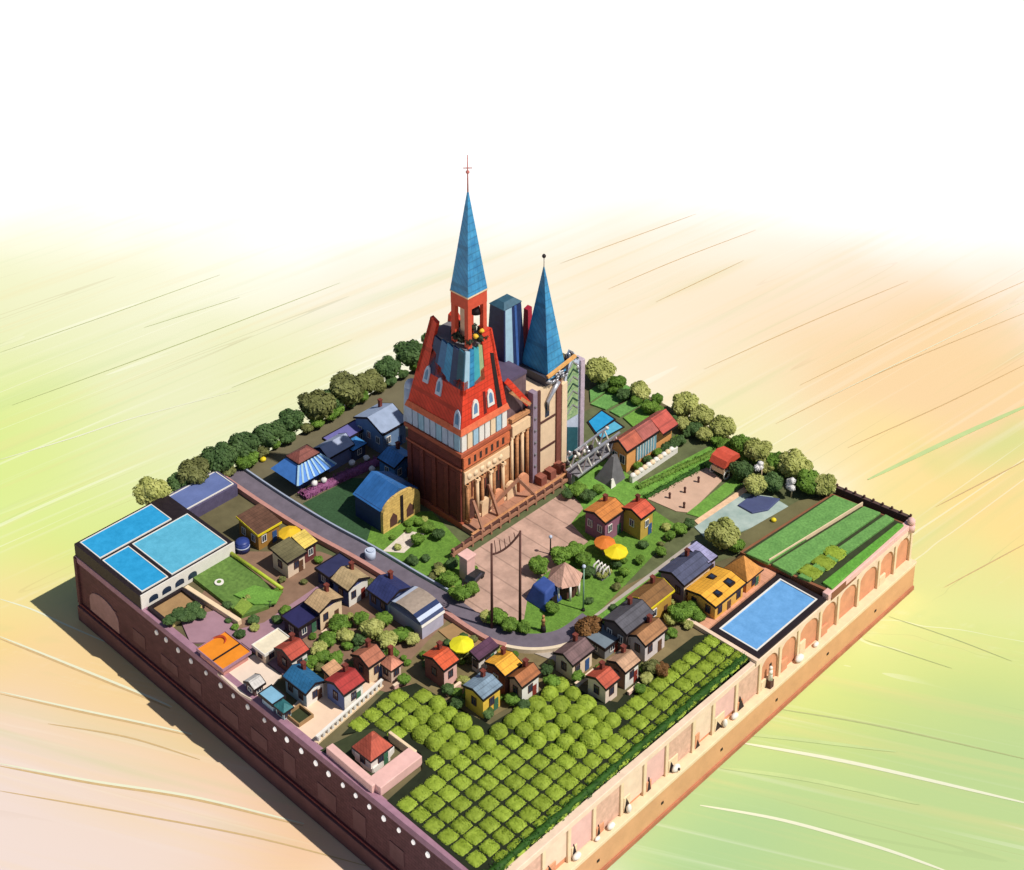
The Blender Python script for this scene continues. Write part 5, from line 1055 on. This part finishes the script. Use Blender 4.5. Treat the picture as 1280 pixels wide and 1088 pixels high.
# ornate silver crown under the second spire
oc = MB(O); rnd = random.Random(9); sc_ = A(679, 462, z2+1)
part('spire_skirt', MB(O).loft([(sc_[0]-2.8, sc_[1]-2.6, z2), (sc_[0]+3., sc_[1]-2.6, z2), (sc_[0]+3., sc_[1]+3, z2), (sc_[0]-2.8, sc_[1]+3, z2)], [(sc_[0]-3.2, sc_[1]-2.9, z2+2), (sc_[0]+3.3, sc_[1]-2.9, z2+2), (sc_[0]+3.3, sc_[1]+3., z2+2), (sc_[0]-3.2, sc_[1]+3, z2+2)]), mat('charcoal_lead', (66, 66, 80), .5))
for i in range(16):
    yq = sc_[1]-2.4+5.2*rnd.random(); z = z2+rnd.uniform(.1, 1.9); part('crown_scroll', MB(O).tube([(sc_[0]+3.3+.25*math.sin(k*.9), yq+.45*math.cos(k*.8)*(1-k*.08), z+.45*math.sin(k*.8)*(1-k*.08)) for k in range(9)], .12, 5), SILV)
part('crown_lip', MB(O).beam((sc_[0]+3.4, sc_[1]-2.6, z2+2.1), (sc_[0]+3.4, sc_[1]+4.6, z2+3.2), .5, .5), mat('amber_lip', (250, 186, 110), .6))
zs1 = ZAT(*sc_, 334); spire('spire', (sc_[0], sc_[1]), 3.3, 2.3, z2+1.2, zs1, BLUESP); part('finial', MB(O).cone(sc_, .07, .05, zs1-.3, zs1+2.2, 6).ball((*sc_, zs1+2.1), .36, 8, 6, 0, (1, 1, 1.1)), DARK)
cs_ = [x for x in [(-30+i*.1) for i in range(400)] if abs(W2(x, 21., 30)[0]-661) < .4][0]; zc1 = ZAT(cs_, 21., 386); part('crimson_fin', MB(O).loft([(cs_-1.4, 20.2, 14), (cs_+.6, 20.2, 14), (cs_+.6, 21.6, 14), (cs_-1.4, 21.6, 14)], [(cs_-.7, 20.5, zc1), (cs_+.3, 20.5, zc1), (cs_+.3, 21.5, zc1+.3), (cs_-.7, 21.5, zc1+.3)]), CRIM)
# ornate arch with stained glass at the right
AY0, AY1, AX = 23.0, 28.0, -6.0
pB = W2(AX, AY0, 0); za = ZAT(AX, (AY0+AY1)/2, 440); print('arch', pB, W2(AX, AY1, 0), za)
def lancet(y0_, y1_, z0_, z1_): 
    m_ = (y0_+y1_)/2; return [(y0_, z0_), (y1_, z0_)]+[(y1_, z0_+(z1_-z0_)*.72), (y1_-(y1_-y0_)*.14, z0_+(z1_-z0_)*.88), (m_, z1_), (y0_+(y1_-y0_)*.14, z0_+(z1_-z0_)*.88), (y0_, z0_+(z1_-z0_)*.72)]
part('arch_frame', MB(O).exX(lancet(AY0, AY1, 0, za), AX-1.2, AX), PALEB)
gl = part('stained_glass', MB(O).exX(lancet(AY0+.8, AY1-1.2, 8.8, za-1.6), AX, AX+.1), STGLASS)
for i in range(8):
    z = 10.2+i*1.45; part('tracery', MB(O).beam((AX+.16, AY0+.9, z), (AX+.16, (AY0+AY1)/2-.2, z+1.3), .12, .2).beam((AX+.16, AY1-1.3, z), (AX+.16, (AY0+AY1)/2-.2, z+1.3), .12, .2), [SILV, mat('dark_green_lead', (40, 80, 70), .5)][i % 2], gl)
part('arch_door', MB(O).exX([(AY0+1., 0), (AY1-1.2, 0), (AY1-1.2, 6), (AY0+1, 7.4)], AX, AX+.12), mat('teal_door', (50, 100, 112), .5))
part('arch_pier', MB(O).box(AX-1.4, AX+.4, AY1-.9, AY1+.2, 0, za-2.4), mat('lilac_stone', (206, 186, 200), .7), bev=.08); part('arch_pier', MB(O).box(AX-.6, AX+.3, AY0-.3, AY0+.7, 0, za-5), CREAM2, bev=.08)
for i in range(22):
    f = i/21; y = AY0+(AY1-AY0)*f; z = za-6+6*math.sin(math.pi*min(1, f+.15)); part('crocket', MB(O).ball((AX-.3+R_.uniform(-.3, .4), y, z), R_.uniform(.25, .42), 7, 5, 0, (1, 1, 1.2), .15), [SILV, DARK, GREYM][i % 3])
part('side_wing', MB(O).box(-12, AX-1.2, TY1, AY1-.5, 0, 10), SAND2)
# low gallery to the right, arches and terrace in front of castle
tr = thing('castle_terrace', 'raised sandstone terrace with timber beams along the sunny foot of the castle', 'terrace', (-4, 2, 0)); o = (-4, 2, 0)
MB(o).box(-5.9, -2.6, -2.4, 21.5, -.1, 1.0).build('terrace_floor', mat('terrace_pink', (188, 136, 110), .8, .2, .6, 'plank', .5), tr)
MB(o).box(-2.6, -2.1, -3.6, 22, -.1, 1.7).build('terrace_wall', SAND, tr, bev=.05)
MB(o).box(-1.9, -1.4, -9, 20, .7, 1.2).build('timber_rail', TIMBER, tr); MB(o).box(-1.85, -1.5, -9, 18, 1.6, 1.9).build('timber_rail', TIMBD, tr)
for i in range(13): yq = -8.6+i*2.2; MB(o).box(-1.86, -1.44, yq-.18, yq+.18, 0, 2.0).build('rail_post', TIMBER, tr)
for a_, c_ in (((-5.2, -.4, 5.2), (-1.6, -1.6, 1.6)), ((-5.4, 2.2, .9), (-4.0, 9.4, 5.0)), ((-4.2, 9.4, 5.0), (-2, 11.6, 1.4)), ((-5.5, 3.6, 6.2), (-3.0, 3.6, .9))): MB(o).beam(a_, c_, .42, .5).build('slanting_beam', TIMBER, tr)
for i in range(4): yq = 1.5+i*3.1; MB(o).exX([(yq, 1), (yq+2.3, 1), (yq+2.3, 3)]+[(yq+1.15+1.15*math.cos(a*math.pi/8), 3+1.1*math.sin(a*math.pi/8)) for a in range(1, 8)]+[(yq, 3)], -5.7, -5.0).build('arched_niche', [SAND2, TERRA][i % 2], tr)
for i in range(3): yq = 14.6+i*2.4; MB(o).box(-5.0, -3.4, yq, yq+1.4, 1, 2.6).build('planter_block', mat('rust_block', (156, 92, 76), .8), tr)
# tall poles with hanging curved beam
p1_, p2_ = A(615, 787), A(650, 783); zt1 = ZAT(*p1_, 680); zt2 = ZAT(*p2_, 664)
gt = thing('timber_mast_frame', 'two tall thin timber masts carrying a curved beam over the pink plaza', 'mast', (*p1_, 0)); o = (*p1_, 0)
for p, z in ((p1_, zt1), (p2_, zt2)): MB(o).cone(p, .24, .17, 0, z, 10).build('mast', TIMBD, gt)
MB(o).tube([(p1_[0]+(p2_[0]-p1_[0])*f, p1_[1]+(p2_[1]-p1_[1])*f, zt1*.88+(zt2-.3-zt1*.88)*f**2) for f in [i/10 for i in range(11)]], .16, 6).build('curved_beam', TIMBD, gt)
for i in range(5): f = .15+i*.17; x, y = p1_[0]+(p2_[0]-p1_[0])*f, p1_[1]+(p2_[1]-p1_[1])*f; z = zt1*.88+(zt2-.3-zt1*.88)*f**2; MB(o).tube([(x, y, z), (x-.3, y, z+2.2-.3*i)], .07, 5).build('strut', TIMBD, gt)
# stone pier at plaza left end and dark car, plants
X, Y = A(584, 722); tag(MB((X, Y, 0)).box(X-.9, X+.9, Y-.9, Y+.9, -.1, 4.2).box(X-1.1, X+1.1, Y-1.1, Y+1.1, 4.2, 4.6).build('stone_pier', PINKW, bev=.08), 'square pinkish stone pier at the left end of the plaza', 'pier')
X, Y = A(593, 726); cr_ = thing('parked_car', 'small black car parked at the left end of the plaza', 'car', (X, Y, 0), rz=.2)
b = MB(); b.exX([(-1.9, .3), (1.9, .3), (1.95, .8), (1.2, .95), (.75, 1.5), (-1.0, 1.5), (-1.5, .95), (-1.95, .85)], -.85, .85); b.build('body', mat('black_paint', (40, 44, 48), .25), cr_, bev=.12)
MB().exX([(1.15, .98), (.74, 1.42), (-.98, 1.42), (-1.4, .98)], -.87, .87).build('window_glass', GLASS, cr_)
for sx_ in (-1, 1):
    for yq in (-1.15, 1.15): MB().tube([(sx_*.7, yq, .34), (sx_*.92, yq, .34)], .34, 12).build('wheel', DARK, cr_)
# garden house with conical roof, blue tent, white sculpture, statue, glass posts
X, Y = A(706, 740); gh = thing('garden_pavilion', 'pavilion with pointed pinkish roof and white columns on the plaza lawn', 'pavilion', (X, Y, 0)); o = (X, Y, 0)
MB(o).cone((X, Y), 2.0, 2.0, 0, 2.9, 8, smooth=False).build('wall', TIMBD, gh); MB(o).cone((X, Y), 3.0, .15, 2.9, 5.6, 6, smooth=False).build('roof', mat('pinkish_roof', (226, 178, 156), .7, .15, .7, 'tile'), gh)
for i in range(8): an = i*math.pi/4+.3; MB(o).cone((X+2.45*math.cos(an), Y+2.45*math.sin(an)), .2, .2, 0, 2.9, 8).build('column', WHITE, gh)
X, Y = A(680, 750); bt = thing('blue_tent', 'dark blue draped tent left of the pointed roof pavilion', 'tent', (X, Y, 0)); o = (X, Y, 0)
MB(o).loft([(X-2.2, Y-2.2, 0), (X+2.2, Y-2.2, 0), (X+2.2, Y+2.2, 0), (X-2.2, Y+2.2, 0)], [(X-1.4, Y-1.2, 3.0), (X+1.4, Y-1.2, 2.7), (X+1.2, Y+1.2, 3.2), (X-1.2, Y+1.2, 3.4)]).build('canvas', mat('tent_blue', (56, 84, 156), .7, .2, 1.), bt, bev=.25)
MB(o).box(X+2.0, X+2.28, Y-.6, Y+.6, 0, 1.8).build('flap', DARK, bt)
X, Y = A(679, 790); st = thing('statue', 'thin bronze statue on a dark pedestal at the road bend', 'statue', (X, Y, 0)); o = (X, Y, 0); MB(o).cone((X, Y), .5, .35, 0, 1.2, 8).build('pedestal', DARK, st); MB(o).cone((X, Y), .3, .2, 1.2, 2.6, 8).ball((X, Y, 2.9), .26).cone((X, Y), .36, .25, 2.0, 2.5, 8).build('figure', mat('bronze', (190, 140, 90), .4, .2), st)
X, Y = A(750, 716, .5); sc = thing('white_sculpture', 'white abstract ribbed sculpture on the lawn below the yellow parasol', 'sculpture', (X, Y, 0)); o = (X, Y, 0)
MB(o).box(X-1.3, X+1.3, Y-1, Y+1, 0, .35).build('base', GREYM, sc)
for i in range(4): MB(o).tube([(X-1.1+i*.7, Y-.8, .35), (X-1.0+i*.7, Y-.3, 1.7), (X-.8+i*.7, Y+.5, 2.1), (X-.7+i*.7, Y+.9, .35)], .17, 6).build('rib', WHITE, sc)
for x, y, ya, lab in ((729, 764, 709, 'tall pale green glass post right of the pointed roof pavilion'), (688, 694, 672, 'short ornate dark lamp post at the plaza corner')):
    X, Y = A(x, y); z = ZAT(X, Y, ya); t = thing('lamp_post', lab, 'lamp post', (X, Y, 0)); MB((X, Y, 0)).cone((X, Y), .14, .1, 0, z, 8).build('pole', mat('green_glass_post', (150, 190, 160), .3) if z > 6 else DARK, t); MB((X, Y, 0)).ball((X, Y, z+.1), .32, 8, 6).build('lamp_head', PALEB, t); MB((X, Y, 0)).cone((X, Y), .35, .25, 0, .5, 8).build('base', DARK, t)
# silver footbridge
q0, q1 = A(708, 597, 0), A(760, 570, 0); q0 = (A(708, 590, 2)[0], A(708, 590, 2)[1])
fb_ = thing('silver_footbridge', 'ornate silver lattice footbridge with scrolls right of the castle arch', 'bridge', (*q0, 0)); o = (*q0, 0)
for dx in (0, 2.6):
    for z in (2.2, 5.0): MB(o).beam((q0[0]+dx, q0[1], z), (q1[0]+dx, q1[1], z+1.2), .3, .3).build('chord', SILV, fb_)
    for i in range(9):
        f0, f1 = i/9, (i+1)/9; pp = lambda f, z: (q0[0]+dx+(q1[0]-q0[0])*f, q0[1]+(q1[1]-q0[1])*f, z+1.2*f); MB(o).beam(pp(f0, 2.2 if i % 2 else 5.0), pp(f1, 5.0 if i % 2 else 2.2), .22, .22).build('lattice_bar', [WHITE, SILV][i % 2], fb_)
MB(o).beam((q0[0]+1.3, q0[1], 2.2), (q1[0]+1.3, q1[1], 3.4), 2.4, .2).build('deck', GREYM, fb_)
for i in range(18): f = R_.random(); MB(o).ball((q0[0]+R_.uniform(0, 2.8)+(q1[0]-q0[0])*f, q0[1]+(q1[1]-q0[1])*f, 3.2+R_.uniform(-.8, 3.)), R_.uniform(.3, .5), 7, 5, 0, (1, 1, 1), .2).build('scroll', [WHITE, SILV, DARK][i % 3], fb_)
for f in (.02, .98): MB(o).box(q0[0]+.4+(q1[0]-q0[0])*f, q0[0]+1.4+(q1[0]-q0[0])*f, q0[1]-.5+(q1[1]-q0[1])*f, q0[1]+.5+(q1[1]-q0[1])*f, 0, 2.2+f*1.2).build('pier', PURPST, fb_)
X, Y = A(764, 598); gt_ = thing('grey_tent', 'dark grey peaked tent between the silver footbridge and the long red roofed house', 'tent', (X, Y, 0)); o = (X, Y, 0)
MB(o).loft([(X-2, Y-2.4, 0), (X+2.0, Y-2.4, 0), (X+2.0, Y+1.6, 0), (X-2, Y+1.6, 0)], [(X-.3, Y+.2, 4.4), (X+.3, Y+.2, 4.4), (X+.3, Y+1.2, 4.4), (X-.3, Y+1.2, 4.4)]).build('canvas', mat('charcoal_canvas', (112, 110, 112), .7, .25, .8), gt_); MB(o).loft([(X+1.7, Y-2.2, 0), (X+2.2, Y-2.6, 0), (X+2.2, Y-1.2, 0), (X+1.8, Y-1.2, 0)], [(X+1.6, Y-2., 1.6), (X+1.8, Y-2, 1.6), (X+1.8, Y-1.5, 1.6), (X+1.6, Y-1.5, 1.6)]).build('flap', WHITE, gt_)

# ------------------------------------------------------------------ small growth and garden walls between the houses
rnd = random.Random(21); BLK = list(FOOT)+[(-6.5, -1, -10, 22, ''), (-20, -6, -3, 9, '')]
def free(x, y, m): 
    if any(a-m < x < b+m and c-m < y < d+m for a, b, c, d, _ in BLK): return False
    return all((x-p[0])**2+(y-p[1])**2 > (2.4+m)**2 for p in rd)
nw = 0
for a, b, c, d, lab in FOOT[:33]:
    if len(lab.split()) > 10: continue
    x = b+1.0; ok = all(not (q[0] < x+.3 and q[1] > x-.3 and q[2] < d and q[3] > c) for q in FOOT) and free(x, (c+d)/2, .1)
    if not ok or 'flat' in lab: continue
    y0_, y1_ = c-.4, c+(d-c)*rnd.uniform(.45, .8); w_ = thing('garden_wall', 'low wall before the '+lab, 'wall', (x, y0_, 0)); o = (x, y0_, 0); m = rnd.choice([WHITE, CREAM, WHITE, PINKW])
    MB(o).box(x-.16, x+.16, y0_, y1_, -.05, .75).build('wall_body', m, w_); MB(o).box(x-.24, x+.24, y0_-.08, y1_+.08, .75, .9).build('coping', CREAM2, w_); nw += 1
    BLK.append((x-.3, x+.3, y0_, y1_, ''))
AR = [('in the yards of the left houses', [(262, 770), (330, 740), (400, 690), (520, 770), (500, 850), (420, 850), (330, 830)], 40), ('around the middle front houses', [(500, 830), (590, 790), (690, 830), (680, 868), (610, 900), (520, 850)], 26),
      ('around the right front houses', [(690, 830), (740, 780), (860, 690), (890, 760), (800, 850), (750, 880)], 24), ('in the garden behind the plaza', [(735, 680), (800, 650), (850, 660), (740, 770), (720, 720)], 14), ('along the foot of the castle', [(470, 650), (520, 640), (600, 720), (560, 750), (490, 700)], 16)]
for where, pg, cnt in AR:
    W_ = poly(pg); k = 0; tries = 0
    while k < cnt and tries < 3000:
        tries += 1; x = rnd.uniform(min(p[0] for p in W_), max(p[0] for p in W_)); y = rnd.uniform(min(p[1] for p in W_), max(p[1] for p in W_)); q = rnd.uniform(.55, 1.0)
        if not inside((x, y), W_) or not free(x, y, q*.7): continue
        k += 1; kd = rnd.choice(['green', 'green', 'lime', 'dark', 'olive']); BLK.append((x-.5, x+.5, y-.5, y+.5, ''))
        t = thing('low_plant', 'low %s plant %s' % ({'lime': 'yellowish lime', 'green': 'leafy green', 'dark': 'dark green', 'olive': 'dull olive'}[kd], where), 'plant', (x, y, 0), 'low plants '+where, rnd.uniform(0, 6))
        c_ = bpy.data.objects.new('crown', rnd.choice(CROWNS[kd])); COL.objects.link(c_); c_.parent = t; c_.location = (0, 0, q*.6); c_.scale = (q, q, q*.8)
print('walls', nw)

# ------------------------------------------------------------------ camera, light, world
cam = bpy.data.cameras.new('camera'); co = bpy.data.objects.new('camera', cam); COL.objects.link(co); S.camera = co
cam.sensor_fit = 'HORIZONTAL'; cam.sensor_width = 36; cam.lens = FX/1280*36; cam.shift_y = -544/1280; cam.clip_start = 1; cam.clip_end = 9000
cxw, cyw = -c0[0], -c0[1]; co.location = (cxw*ca+cyw*sa, -cxw*sa+cyw*ca, H)
co.rotation_euler = (math.pi/2-P, 0, -ANG)
sd = Vector((8.4, 3.1, 12.5)).normalized()
sun = bpy.data.lights.new('sun', 'SUN'); so = bpy.data.objects.new('sun', sun); COL.objects.link(so); sun.energy = 4.4; sun.angle = math.radians(.6); sun.color = (1, .95, .87)
so.rotation_euler = sd.to_track_quat('Z', 'Y').to_euler()
wd = bpy.data.worlds.new('World'); S.world = wd; wd.use_nodes = True; nt = wd.node_tree; bg = nt.nodes['Background']; sk = nt.nodes.new('ShaderNodeTexSky'); sk.sky_type = 'NISHITA'; sk.sun_disc = False
sk.sun_elevation = math.asin(sd.z); sk.sun_rotation = math.atan2(sd.x, sd.y); nt.links.new(sk.outputs[0], bg.inputs[0]); bg.inputs[1].default_value = .065
S.view_settings.view_transform = 'Standard'; S.view_settings.look = 'None'; S.view_settings.gamma = 1; S.view_settings.exposure = 0.06; S.view_settings.use_curve_mapping = False
S.render.engine = 'CYCLES'
